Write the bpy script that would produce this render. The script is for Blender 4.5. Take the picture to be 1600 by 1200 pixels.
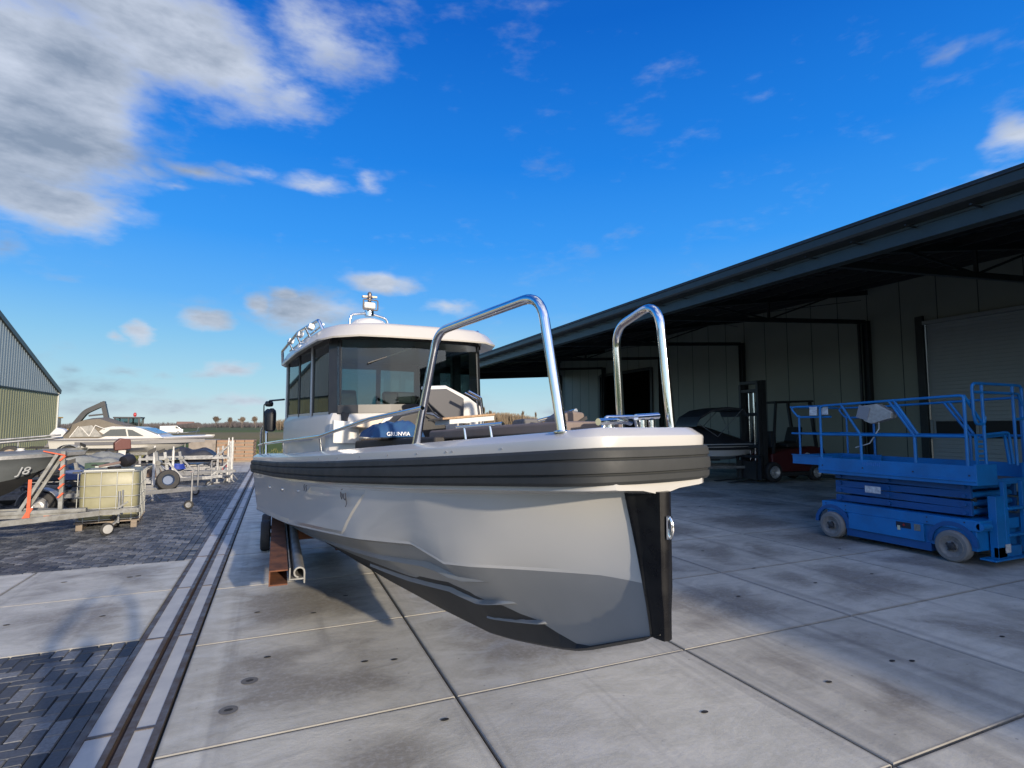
import bpy, bmesh, math, random
from math import sin, cos, pi, radians, atan2, sqrt, exp
from mathutils import Vector, Matrix, Euler, noise
random.seed(7)
scene = bpy.context.scene
for o in list(bpy.data.objects): bpy.data.objects.remove(o)

# ---------------------------------------------------------------- camera
YAW, PITCH = radians(23.341), radians(4.383)
camd = bpy.data.cameras.new('camera'); cam = bpy.data.objects.new('camera', camd)
scene.collection.objects.link(cam); scene.camera = cam
camd.sensor_width = 36.0; camd.lens = 19.08; camd.clip_start = 0.05; camd.clip_end = 6000
cam.location = (0, 0, 2.0); cam.rotation_euler = (radians(90) + PITCH, 0, -YAW)

# ---------------------------------------------------------------- sun and sky
SUN_EL = radians(13.5); SUN_TO = Vector((0.208, -0.978, 0)).normalized()   # horizontal direction towards the sun
world = bpy.data.worlds.new("World"); scene.world = world; world.use_nodes = True
nt = world.node_tree; N = nt.nodes; L = nt.links
for n in list(N): N.remove(n)
def wmath(op, a, b=None, c=None, clamp=False):
    n = N.new('ShaderNodeMath'); n.operation = op; n.use_clamp = clamp
    for i, v in enumerate((a, b, c)):
        if v is None: continue
        if isinstance(v, (int, float)): n.inputs[i].default_value = v
        else: L.new(v, n.inputs[i])
    return n.outputs[0]
sky = N.new('ShaderNodeTexSky'); sky.sky_type = 'NISHITA'; sky.sun_disc = False
sky.sun_elevation = SUN_EL; sky.sun_rotation = atan2(SUN_TO.x, SUN_TO.y)
sky.air_density = 1.0; sky.dust_density = 0.35; sky.ozone_density = 2.5; sky.altitude = 0
hs = N.new('ShaderNodeHueSaturation'); hs.inputs['Saturation'].default_value = 1.18; hs.inputs['Value'].default_value = 1.0
L.new(sky.outputs[0], hs.inputs['Color'])
tc = N.new('ShaderNodeTexCoord'); sp = N.new('ShaderNodeSeparateXYZ'); L.new(tc.outputs['Generated'], sp.inputs[0])
az = wmath('ARCTAN2', sp.outputs[0], sp.outputs[1]); el = wmath('ARCSINE', sp.outputs[2])
def wnoise(scale, detail, rough, off=(0, 0, 0), stretch=(1, 1, 2.2)):
    mp = N.new('ShaderNodeMapping'); mp.inputs['Scale'].default_value = stretch; mp.inputs['Location'].default_value = off
    L.new(tc.outputs['Generated'], mp.inputs[0])
    n = N.new('ShaderNodeTexNoise'); n.inputs['Scale'].default_value = scale; n.inputs['Detail'].default_value = detail
    n.inputs['Roughness'].default_value = rough; L.new(mp.outputs[0], n.inputs['Vector']); return n.outputs['Fac']
n1 = wnoise(3.2, 6, .58); n2 = wnoise(3.2, 6, .58, (4.1, 2.2, 7.3)); n3 = wnoise(9, 5, .55, (9, 1, 3)); n4 = wnoise(2.2, 3, .5, (1, 8, 5)); n5 = wnoise(24, 5, .6, (3, 7, 2), (1, 1, 3))
azw = wmath('ADD', az, wmath('MULTIPLY', wmath('SUBTRACT', n1, .5), .16))
elw = wmath('ADD', el, wmath('MULTIPLY', wmath('SUBTRACT', n2, .5), .10))
# each cloud: azimuth, elevation, half width, half height (degrees), density, greyness
CLOUDS = [
    (-19.4, 24.9, 9.3, 8.7, 2.30, 1.15),
    (-18.6, 18.0, 7.0, 2.6, 2.00, 1.10),
    (-11.0, 31.8, 12.7, 4.8, 1.70, 0.75),
    (1.6, 35.3, 8.0, 4.2, 1.00, 0.25),
    (-0.6, 30.6, 5.6, 2.1, 0.90, 0.15),
    (-13.6, 17.9, 3.8, 1.4, 1.00, 0.00),
    (-10.5, 22.1, 2.9, 1.0, 0.70, 0.10),
    (-6.5, 22.8, 3.7, 0.8, 0.80, 0.05),
    (-2.1, 23.6, 2.8, 0.8, 0.80, 0.05),
    (2.1, 23.3, 4.2, 1.1, 0.95, 0.00),
    (7.2, 23.9, 1.9, 1.4, 0.80, 0.00),
    (-8.5, 21.2, 3.0, 0.5, 0.70, 0.10),
    (-17.5, 12.6, 3.4, 1.0, 0.62, 1.30),
    (-20.5, 13.9, 1.4, 1.2, 0.70, 1.20),
    (-11.6, 25.0, 5.2, 3.4, 0.50, 0.40),
    (-12.2, 8.0, 1.0, 1.1, 1.40, 0.40),
    (-13.6, 7.4, 0.8, 0.6, 1.10, 0.50),
    (-6.2, 9.2, 2.8, 1.1, 1.50, 0.40),
    (3.6, 10.5, 5.7, 2.4, 1.60, 0.35),
    (9.2, 14.5, 3.7, 1.1, 1.50, 0.10),
    (-0.5, 10.9, 1.8, 1.6, 1.50, 0.20),
    (15.8, 12.2, 3.7, 1.1, 1.10, 0.15),
    (1.8, 12.2, 1.8, 1.1, 1.40, 0.00),
    (-5.0, 5.1, 2.7, 0.7, 1.30, 0.50),
    (-2.5, 2.5, 4.1, 0.7, 1.20, 0.40),
    (-11.6, 4.7, 1.2, 0.5, 0.60, 0.50),
    (-14.7, 4.4, 0.8, 0.4, 0.50, 0.50),
    (-9.0, 5.0, 0.8, 0.4, 0.50, 0.40),
    (67.0, 21.7, 2.2, 1.9, 1.30, 0.10),
    (64.6, 18.9, 3.8, 1.2, 1.20, 0.10),
    (64.9, 28.5, 2.4, 0.7, 0.40, 0.10),
    (19.2, 17.3, 4.1, 1.8, 0.20, 0.10),
    (15.5, 38.9, 3.5, 0.5, 0.15, 0.20),
    (-60, 1.6, 14, 1.3, .62, .35),
    (-42, 1.6, 14, 1.3, .62, .35),
    (-25, 1.6, 14, 1.3, .62, .35),
    (-10, 1.6, 14, 1.3, .62, .35),
    (5, 1.6, 14, 1.3, .62, .35),
    (30, 1.6, 14, 1.3, .62, .35),
    (60, 1.6, 14, 1.3, .62, .35),
    (-50, 3.4, 9, 0.8, .6, .9),
    (-38, 3.4, 9, 0.8, .6, .9),
    (-28, 3.4, 9, 0.8, .6, .9),
    (-16, 3.4, 9, 0.8, .6, .9),
]
dens = None; grey = None
for (a0, e0, aw, eh, dn, gr) in CLOUDS:
    dx = wmath('MULTIPLY', wmath('SUBTRACT', azw, radians(a0)), 1 / radians(aw))
    dy = wmath('MULTIPLY', wmath('SUBTRACT', elw, radians(e0)), 1 / radians(eh))
    d = wmath('SQRT', wmath('ADD', wmath('MULTIPLY', dx, dx), wmath('MULTIPLY', dy, dy)))
    m = wmath('MULTIPLY', wmath('SUBTRACT', 1.25, d), dn)
    g = wmath('MULTIPLY', wmath('SUBTRACT', 1.1, d, clamp=True), gr)
    dens = m if dens is None else wmath('MAXIMUM', dens, m)
    grey = g if grey is None else wmath('MAXIMUM', grey, g)
# unseen broken cloud added overhead and behind the camera to raise the fill light
mk = wmath('MAXIMUM', wmath('MULTIPLY', wmath('SUBTRACT', .10, sp.outputs[1]), 2.5, clamp=True), wmath('MULTIPLY', wmath('SUBTRACT', sp.outputs[2], .74), 6, clamp=True))
back = wmath('MULTIPLY', mk, wmath('ADD', .75, wmath('MULTIPLY', wmath('SUBTRACT', n4, .5), 5)))
dens = wmath('MAXIMUM', dens, back)
dn2 = wmath('ADD', dens, wmath('ADD', wmath('MULTIPLY', wmath('SUBTRACT', n3, .5), 2.0), wmath('MULTIPLY', wmath('SUBTRACT', n5, .5), .9)))
mr = N.new('ShaderNodeMapRange'); mr.interpolation_type = 'SMOOTHSTEP'
L.new(dn2, mr.inputs[0]); mr.inputs[1].default_value = .10; mr.inputs[2].default_value = 1.55
fac = wmath('MULTIPLY', mr.outputs[0], .93)
gfac = wmath('ADD', wmath('MULTIPLY', grey, .66), wmath('ADD', wmath('MULTIPLY', wmath('SUBTRACT', n1, .5), 2.4), wmath('ADD', wmath('MULTIPLY', wmath('SUBTRACT', n3, .45), 1.7), wmath('MULTIPLY', wmath('SUBTRACT', n5, .5), .9))), clamp=True)
cmix = N.new('ShaderNodeMix'); cmix.data_type = 'RGBA'; L.new(gfac, cmix.inputs[0])
cmix.inputs[6].default_value = (4.1, 4.5, 5.2, 1); cmix.inputs[7].default_value = (1.75, 2.15, 2.75, 1)
smix = N.new('ShaderNodeMix'); smix.data_type = 'RGBA'; L.new(fac, smix.inputs[0])
el01 = wmath('MULTIPLY', el, 2 / pi, clamp=True)
rp = N.new('ShaderNodeValToRGB'); L.new(el01, rp.inputs[0]); er = rp.color_ramp.elements
STOPS = [(0, (.60, .74, .78)), (4, (.40, .68, .82)), (8, (.25, .57, .86)), (12, (.12, .44, .93)), (18, (.042, .325, .92)), (26, (.014, .225, .80)), (38, (.004, .13, .60)), (60, (.010, .085, .38)), (90, (.008, .06, .28))]
er[0].position = 0; er[0].color = (*STOPS[0][1], 1); er[1].position = 1; er[1].color = (*STOPS[-1][1], 1)
for d_, c_ in STOPS[1:-1]:
    q_ = er.new(d_ / 90); q_.color = (*c_, 1)
rs = N.new('ShaderNodeVectorMath'); rs.operation = 'SCALE'; rs.inputs['Scale'].default_value = 6.6; L.new(rp.outputs[0], rs.inputs[0])
bm_ = N.new('ShaderNodeMix'); bm_.data_type = 'RGBA'; bm_.inputs[0].default_value = .97; L.new(hs.outputs[0], bm_.inputs[6]); L.new(rs.outputs[0], bm_.inputs[7])
L.new(bm_.outputs[2], smix.inputs[6]); L.new(cmix.outputs[2], smix.inputs[7])
dt = N.new('ShaderNodeVectorMath'); dt.operation = 'DOT_PRODUCT'; L.new(tc.outputs['Generated'], dt.inputs[0])
dt.inputs[1].default_value = (SUN_TO.x * cos(SUN_EL), SUN_TO.y * cos(SUN_EL), sin(SUN_EL))
glow = wmath('POWER', wmath('MAXIMUM', dt.outputs['Value'], 0.0), 3.0)  # wide warm glow added round the unseen sun for more fill light
bright = wmath('MULTIPLY_ADD', mk, .55, 1.0)  # extra brightening of the added cloud area, out of view
v1 = N.new('ShaderNodeVectorMath'); v1.operation = 'SCALE'; L.new(smix.outputs[2], v1.inputs[0]); L.new(bright, v1.inputs['Scale'])
v2 = N.new('ShaderNodeVectorMath'); v2.operation = 'SCALE'; v2.inputs[0].default_value = (6.5, 5.6, 4.6); L.new(glow, v2.inputs['Scale'])
v3 = N.new('ShaderNodeVectorMath'); v3.operation = 'ADD'; L.new(v1.outputs[0], v3.inputs[0]); L.new(v2.outputs[0], v3.inputs[1])
bg = N.new('ShaderNodeBackground'); bg.inputs['Strength'].default_value = 0.125
L.new(v3.outputs[0], bg.inputs['Color'])
wo = N.new('ShaderNodeOutputWorld'); L.new(bg.outputs[0], wo.inputs['Surface'])
world.cycles.sampling_method = 'MANUAL'; world.cycles.sample_map_resolution = 512

sund = bpy.data.lights.new('sun', 'SUN'); sun = bpy.data.objects.new('sun', sund); scene.collection.objects.link(sun)
sund.energy = 5.0; sund.angle = radians(1.0); sund.color = (1.0, .86, .68)
sdir = Vector((SUN_TO.x * cos(SUN_EL), SUN_TO.y * cos(SUN_EL), sin(SUN_EL)))
sun.rotation_euler = sdir.to_track_quat('Z', 'Y').to_euler(); sun.location = (5, -20, 20)
scene.view_settings.view_transform = 'Standard'; scene.view_settings.look = 'None'
scene.view_settings.exposure = 0.28; scene.view_settings.gamma = 1.0

# ---------------------------------------------------------------- materials
MATS = {}
def mat(name, col=(.5, .5, .5), rough=.5, metal=0., nz=None, bump=None, coat=0., spec=None, col2=None, rv=0., coord='Object', stretch=None):
    """principled material; nz=(scale, amount) mottles the colour towards col2, bump=(scale, strength, distance)."""
    if name in MATS: return MATS[name]
    m = bpy.data.materials.new(name); MATS[name] = m; m.use_nodes = True
    t = m.node_tree; b = t.nodes['Principled BSDF']
    b.inputs['Base Color'].default_value = (*col, 1); b.inputs['Roughness'].default_value = rough; b.inputs['Metallic'].default_value = metal
    b.inputs['Coat Weight'].default_value = coat; b.inputs['Coat Roughness'].default_value = .06
    if spec is not None: b.inputs['Specular IOR Level'].default_value = spec
    co = t.nodes.new('ShaderNodeTexCoord'); src = co.outputs[coord]
    if stretch:
        mp = t.nodes.new('ShaderNodeMapping'); mp.inputs['Scale'].default_value = stretch; t.links.new(src, mp.inputs[0]); src = mp.outputs[0]
    if nz:
        n = t.nodes.new('ShaderNodeTexNoise'); n.inputs['Scale'].default_value = nz[0]; n.inputs['Detail'].default_value = 6; n.inputs['Roughness'].default_value = .62
        t.links.new(src, n.inputs['Vector'])
        r = t.nodes.new('ShaderNodeMapRange'); t.links.new(n.outputs[0], r.inputs[0]); r.inputs[1].default_value = .35; r.inputs[2].default_value = .68; r.inputs[4].default_value = nz[1]
        x = t.nodes.new('ShaderNodeMix'); x.data_type = 'RGBA'; t.links.new(r.outputs[0], x.inputs[0])
        c2 = col2 or tuple(c * .45 for c in col)
        x.inputs[6].default_value = (*col, 1); x.inputs[7].default_value = (*c2, 1); t.links.new(x.outputs[2], b.inputs['Base Color'])
        if rv:
            q = t.nodes.new('ShaderNodeMapRange'); t.links.new(n.outputs[0], q.inputs[0]); q.inputs[1].default_value = .3; q.inputs[2].default_value = .7
            q.inputs[3].default_value = max(0, rough - rv); q.inputs[4].default_value = min(1, rough + rv); t.links.new(q.outputs[0], b.inputs['Roughness'])
    if bump:
        n = t.nodes.new('ShaderNodeTexNoise'); n.inputs['Scale'].default_value = bump[0]; n.inputs['Detail'].default_value = 5
        t.links.new(src, n.inputs['Vector'])
        bb = t.nodes.new('ShaderNodeBump'); bb.inputs['Strength'].default_value = bump[1]; bb.inputs['Distance'].default_value = bump[2] if len(bump) > 2 else .01
        t.links.new(n.outputs[0], bb.inputs['Height']); t.links.new(bb.outputs[0], b.inputs['Normal'])
    return m
def glass(name, tint, rough=.02, body=.0):
    if name in MATS: return MATS[name]
    m = bpy.data.materials.new(name); MATS[name] = m; m.use_nodes = True; t = m.node_tree
    for n in list(t.nodes):
        if n.type != 'OUTPUT_MATERIAL': t.nodes.remove(n)
    out = t.nodes[0]; tr = t.nodes.new('ShaderNodeBsdfTransparent'); tr.inputs[0].default_value = (*tint, 1)
    gl = t.nodes.new('ShaderNodeBsdfGlossy'); gl.inputs['Roughness'].default_value = rough; gl.inputs[0].default_value = (.95, 1, 1, 1)
    fr = t.nodes.new('ShaderNodeFresnel'); fr.inputs[0].default_value = 1.55
    mx = t.nodes.new('ShaderNodeMixShader'); t.links.new(fr.outputs[0], mx.inputs[0]); t.links.new(tr.outputs[0], mx.inputs[1]); t.links.new(gl.outputs[0], mx.inputs[2])
    t.links.new(mx.outputs[0], out.inputs['Surface']); return m

chrome = mat('polished_steel', (.78, .78, .77), .09, 1, nz=(14, .15), bump=(30, .02, .002))
galv = mat('galvanised_steel', (.29, .295, .30), .48, .55, nz=(9, .9), col2=(.13, .135, .14), rv=.12, bump=(40, .1, .002))
galv_old = mat('weathered_galvanised_steel', (.26, .265, .255), .6, .4, nz=(7, .9), col2=(.13, .125, .11), bump=(30, .2, .002))
rubber = mat('tyre_rubber', (.018, .018, .019), .75, 0, nz=(20, .6), col2=(.04, .038, .035), bump=(60, .3, .003))
blackp = mat('black_plastic', (.016, .016, .018), .42, nz=(12, .4), col2=(.03, .03, .03))
rimw = mat('wheel_rim_silver', (.52, .53, .54), .4, .5, nz=(18, .6), col2=(.28, .26, .24))
rust = mat('rusty_steel', (.17, .062, .026), .85, .1, nz=(7, 1.), col2=(.07, .026, .014), bump=(35, .6, .004))
white = mat('white_gelcoat', (.56, .55, .52), .28, nz=(3, .25), col2=(.52, .51, .48), coat=.4)
orange = mat('orange_strap', (.52, .10, .04), .7, nz=(30, .4))

# ---------------------------------------------------------------- geometry helpers
class G:
    """collects faces and links them as ONE mesh object"""
    def __init__(s): s.v = []; s.f = []; s.m = []; s.cur = 0
    def mi(s, i): s.cur = i; return s
    def face(s, idx): s.f.append(tuple(idx)); s.m.append(s.cur)
    def pts(s, ps): k = len(s.v); s.v += [tuple(p) for p in ps]; return k
    def box(s, x0, x1, y0, y1, z0, z1, M=None):
        ps = [Vector((x, y, z)) for z in (z0, z1) for y in (y0, y1) for x in (x0, x1)]
        if M is not None: ps = [M @ p for p in ps]
        k = s.pts(ps)
        for q in ((0, 2, 3, 1), (4, 5, 7, 6), (0, 1, 5, 4), (2, 6, 7, 3), (0, 4, 6, 2), (1, 3, 7, 5)): s.face([k + i for i in q])
        return s
    def cbox(s, c, d, rz=0, rx=0, ry=0):
        M = Matrix.Translation(c) @ Euler((rx, ry, rz)).to_matrix().to_4x4()
        return s.box(-d[0] / 2, d[0] / 2, -d[1] / 2, d[1] / 2, -d[2] / 2, d[2] / 2, M)
    def bar(s, p0, p1, w, h, up=(0, 0, 1)):
        p0 = Vector(p0); p1 = Vector(p1); d = (p1 - p0); l = d.length; d.normalize(); u = Vector(up)
        if abs(d.dot(u)) > .98: u = Vector((0, 1, 0))
        sd = d.cross(u).normalized(); u = sd.cross(d)
        ps = [p + sd * a * w / 2 + u * b * h / 2 for p in (p0, p1) for a, b in ((-1, -1), (1, -1), (1, 1), (-1, 1))]
        k = s.pts(ps)
        for q in ((3, 2, 1, 0), (4, 5, 6, 7), (0, 1, 5, 4), (1, 2, 6, 5), (2, 3, 7, 6), (3, 0, 4, 7)): s.face([k + i for i in q])
        return s
    def tube(s, pts, r, n=10, closed=False, caps=True):
        P = [Vector(p) for p in pts]; m = len(P); rings = []
        prev = None
        for i in range(m):
            a = P[(i - 1) % m] if (i or closed) else P[0]; b = P[(i + 1) % m] if (i < m - 1 or closed) else P[-1]
            t = (b - a).normalized()
            if prev is None:
                u = Vector((0, 0, 1)) if abs(t.z) < .9 else Vector((1, 0, 0)); u = (u - t * u.dot(t)).normalized()
            else: u = (prev - t * prev.dot(t)).normalized()
            prev = u; w = t.cross(u); rr = r[i] if isinstance(r, (list, tuple)) else r
            rings.append(s.pts([P[i] + u * cos(2 * pi * j / n) * rr + w * sin(2 * pi * j / n) * rr for j in range(n)]))
        for i in range(m if closed else m - 1):
            A = rings[i]; Bq = rings[(i + 1) % m]
            for j in range(n): s.face((A + j, A + (j + 1) % n, Bq + (j + 1) % n, Bq + j))
        if not closed and caps:
            s.face([rings[0] + j for j in reversed(range(n))]); s.face([rings[-1] + j for j in range(n)])
        return s
    def cyl(s, p0, p1, r, r2=None, n=16): return s.tube([p0, p1], [r, r if r2 is None else r2], n)
    def lathe(s, prof, c, axis=(0, 0, 1), n=24, caps=True):
        """prof: (radius, height along axis)"""
        ax = Vector(axis).normalized(); u = Vector((0, 0, 1)) if abs(ax.z) < .9 else Vector((1, 0, 0)); u = (u - ax * u.dot(ax)).normalized(); w = ax.cross(u); c = Vector(c)
        rg = [s.pts([c + ax * h + (u * cos(2 * pi * j / n) + w * sin(2 * pi * j / n)) * r for j in range(n)]) for r, h in prof]
        for a, b in zip(rg, rg[1:]):
            for j in range(n): s.face((a + j, a + (j + 1) % n, b + (j + 1) % n, b + j))
        if caps: s.face([rg[0] + j for j in reversed(range(n))]); s.face([rg[-1] + j for j in range(n)])
        return s
    def prism(s, poly, d):
        """poly: 3-d points of one face, d: extrusion vector"""
        n = len(poly); k = s.pts([Vector(p) for p in poly] + [Vector(p) + Vector(d) for p in poly])
        s.face([k + i for i in reversed(range(n))]); s.face([k + n + i for i in range(n)])
        for i in range(n): s.face((k + i, k + (i + 1) % n, k + n + (i + 1) % n, k + n + i))
        return s
    def loft(s, rows, closed=False, cap=False, mf=None):
        R = [s.pts(r) for r in rows]; n = len(rows[0])
        for i in range(len(R) - 1):
            for j in range(n if closed else n - 1):
                if mf: s.cur = mf(i, j)
                s.face((R[i] + j, R[i] + (j + 1) % n, R[i + 1] + (j + 1) % n, R[i + 1] + j))
        if cap:
            s.face([R[0] + j for j in reversed(range(n))]); s.face([R[-1] + j for j in range(n)])
        return s
    def build(s, name, m, parent=None, smooth=None, bevel=None, loc=None, fix=True):
        me = bpy.data.meshes.new(name); me.from_pydata(s.v, [], s.f); me.update()
        for x in (m if isinstance(m, (list, tuple)) else [m]): me.materials.append(x)
        me.polygons.foreach_set('material_index', s.m)
        if fix:
            bm = bmesh.new(); bm.from_mesh(me); bmesh.ops.remove_doubles(bm, verts=bm.verts, dist=1e-5); bmesh.ops.recalc_face_normals(bm, faces=bm.faces); bm.to_mesh(me); bm.free()
        if smooth:
            me.polygons.foreach_set('use_smooth', [True] * len(me.polygons)); me.set_sharp_from_angle(angle=radians(smooth))
        o = bpy.data.objects.new(name, me); scene.collection.objects.link(o)
        if parent is not None: o.parent = parent
        if loc: o.location = loc
        if bevel:
            b = o.modifiers.new('bevel', 'BEVEL'); b.width = bevel; b.segments = 2; b.limit_method = 'ANGLE'; b.angle_limit = radians(40)
            if not smooth: me.polygons.foreach_set('use_smooth', [True] * len(me.polygons)); me.set_sharp_from_angle(angle=radians(30)); b.harden_normals = True
        return o
def tag(o, label=None, cat=None, group=None, kind=None):
    if label: o['label'] = label
    if cat: o['category'] = cat
    if group: o['group'] = group
    if kind: o['kind'] = kind
    return o
def empty(name, loc, rz=0., label=None, cat=None, group=None):
    o = bpy.data.objects.new(name, None); scene.collection.objects.link(o); o.location = loc; o.rotation_euler = (0, 0, rz); o.empty_display_size = .2
    return tag(o, label, cat, group)
def arc(pts, r, n=6):
    """round the corners of a polyline with radius r"""
    P = [Vector(p) for p in pts]; out = [P[0]]
    for i in range(1, len(P) - 1):
        a = P[i - 1] - P[i]; b = P[i + 1] - P[i]; ang = a.angle(b); t = min(r / math.tan(ang / 2), a.length * .49, b.length * .49)
        A = P[i] + a.normalized() * t; B_ = P[i] + b.normalized() * t
        for k in range(n + 1):
            q = k / n; out.append((1 - q) ** 2 * A + 2 * q * (1 - q) * P[i] + q * q * B_)
    return out + [P[-1]]
def interp(x, xs, ys):
    if x <= xs[0]: return ys[0]
    for a, b, c, d in zip(xs, xs[1:], ys, ys[1:]):
        if x <= b: return c + (d - c) * (x - a) / (b - a)
    return ys[-1]
def text(name, body, size, m, parent, loc, rot, ext=.002, shear=0., align='CENTER'):
    c = bpy.data.curves.new(name, 'FONT'); c.body = body; c.size = size; c.extrude = ext; c.align_x = align; c.shear = shear; c.resolution_u = 3
    o = bpy.data.objects.new(name, c); scene.collection.objects.link(o); dg = bpy.context.evaluated_depsgraph_get()
    me = bpy.data.meshes.new_from_object(o.evaluated_get(dg)); bpy.data.objects.remove(o)
    r = bpy.data.objects.new(name, me); scene.collection.objects.link(r); me.materials.clear(); me.materials.append(m)
    r.parent = parent; r.location = loc; r.rotation_euler = rot; return r
def wheel(parent, c, axis, r, w, rim=None, tm=None, name='wheel', hub=.55, n=28):
    ax = Vector(axis).normalized(); c = Vector(c); g = G()
    g.lathe([(r * hub, -w / 2), (r * .88, -w / 2), (r * .97, -w * .40), (r, -w * .25), (r * 1.0, w * .25), (r * .97, w * .40), (r * .88, w / 2), (r * hub, w / 2), (r * hub * .97, w * .1), (r * hub * .97, -w * .1), (r * hub, -w / 2)], c, ax, n, caps=False)
    t = g.build(name, tm or rubber, parent, smooth=35)
    g = G(); rr = r * hub
    g.lathe([(rr * .3, w * .30), (rr * .34, w * .36), (rr * .55, w * .30), (rr * .8, w * .40), (rr * .95, w * .47), (rr * 1.08, w * .53), (rr * 1.1, w * .50), (rr, w * .40), (rr * .5, -w * .2)], c, ax, n)
    u = Vector((0, 0, 1)); v = ax.cross(u)
    for k in range(5):
        a = k * 2 * pi / 5; p = c + (u * cos(a) + v * sin(a)) * rr * .45; g.cyl(p + ax * w * .3, p + ax * w * .42, r * .035, n=6)
    g.build('rim', rim or rimw, t, smooth=35)
    return t
def copy_tree(o, parent=None):
    c = o.copy(); scene.collection.objects.link(c); c.parent = parent
    for ch in o.children: copy_tree(ch, c)
    return c

SOCKETS = [(0.745, 4.881, 0.03, 0.018, False), (0.982, 4.820, 0.03, 0.018, False), (-0.138, 4.883, 0.03, 0.018, True), (-0.254, 4.452, 0.03, 0.018, True), (-0.016, 5.306, 0.03, 0.018, False), (4.020, 3.066, 0.03, 0.018, False), (5.025, 3.047, 0.03, 0.018, False), (4.870, 3.114, 0.03, 0.018, False), (6.357, 4.977, 0.03, 0.018, False), (7.436, 4.967, 0.03, 0.018, False), (8.449, 6.148, 0.03, 0.018, False), (5.034, 4.954, 0.03, 0.018, False), (6.384, 3.043, 0.03, 0.018, False), (2.807, 3.103, 0.03, 0.018, False), (6.214, 5.818, 0.03, 0.018, False), (6.309, 6.924, 0.03, 0.018, False), (0.802, 6.806, 0.03, 0.018, False), (-0.135, 6.588, 0.03, 0.018, False), (0.419, 6.328, 0.03, 0.018, False), (2.166, 5.729, 0.03, 0.018, False), (1.110, 3.727, 0.03, 0.018, False), (-1.626, 7.104, 0.03, 0.018, False), (-2.436, 7.173, 0.03, 0.018, False), (-1.727, 8.752, 0.036, 0.018, False), (-1.640, 8.781, 0.036, 0.018, False), (-2.442, 8.805, 0.036, 0.018, False)]

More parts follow.
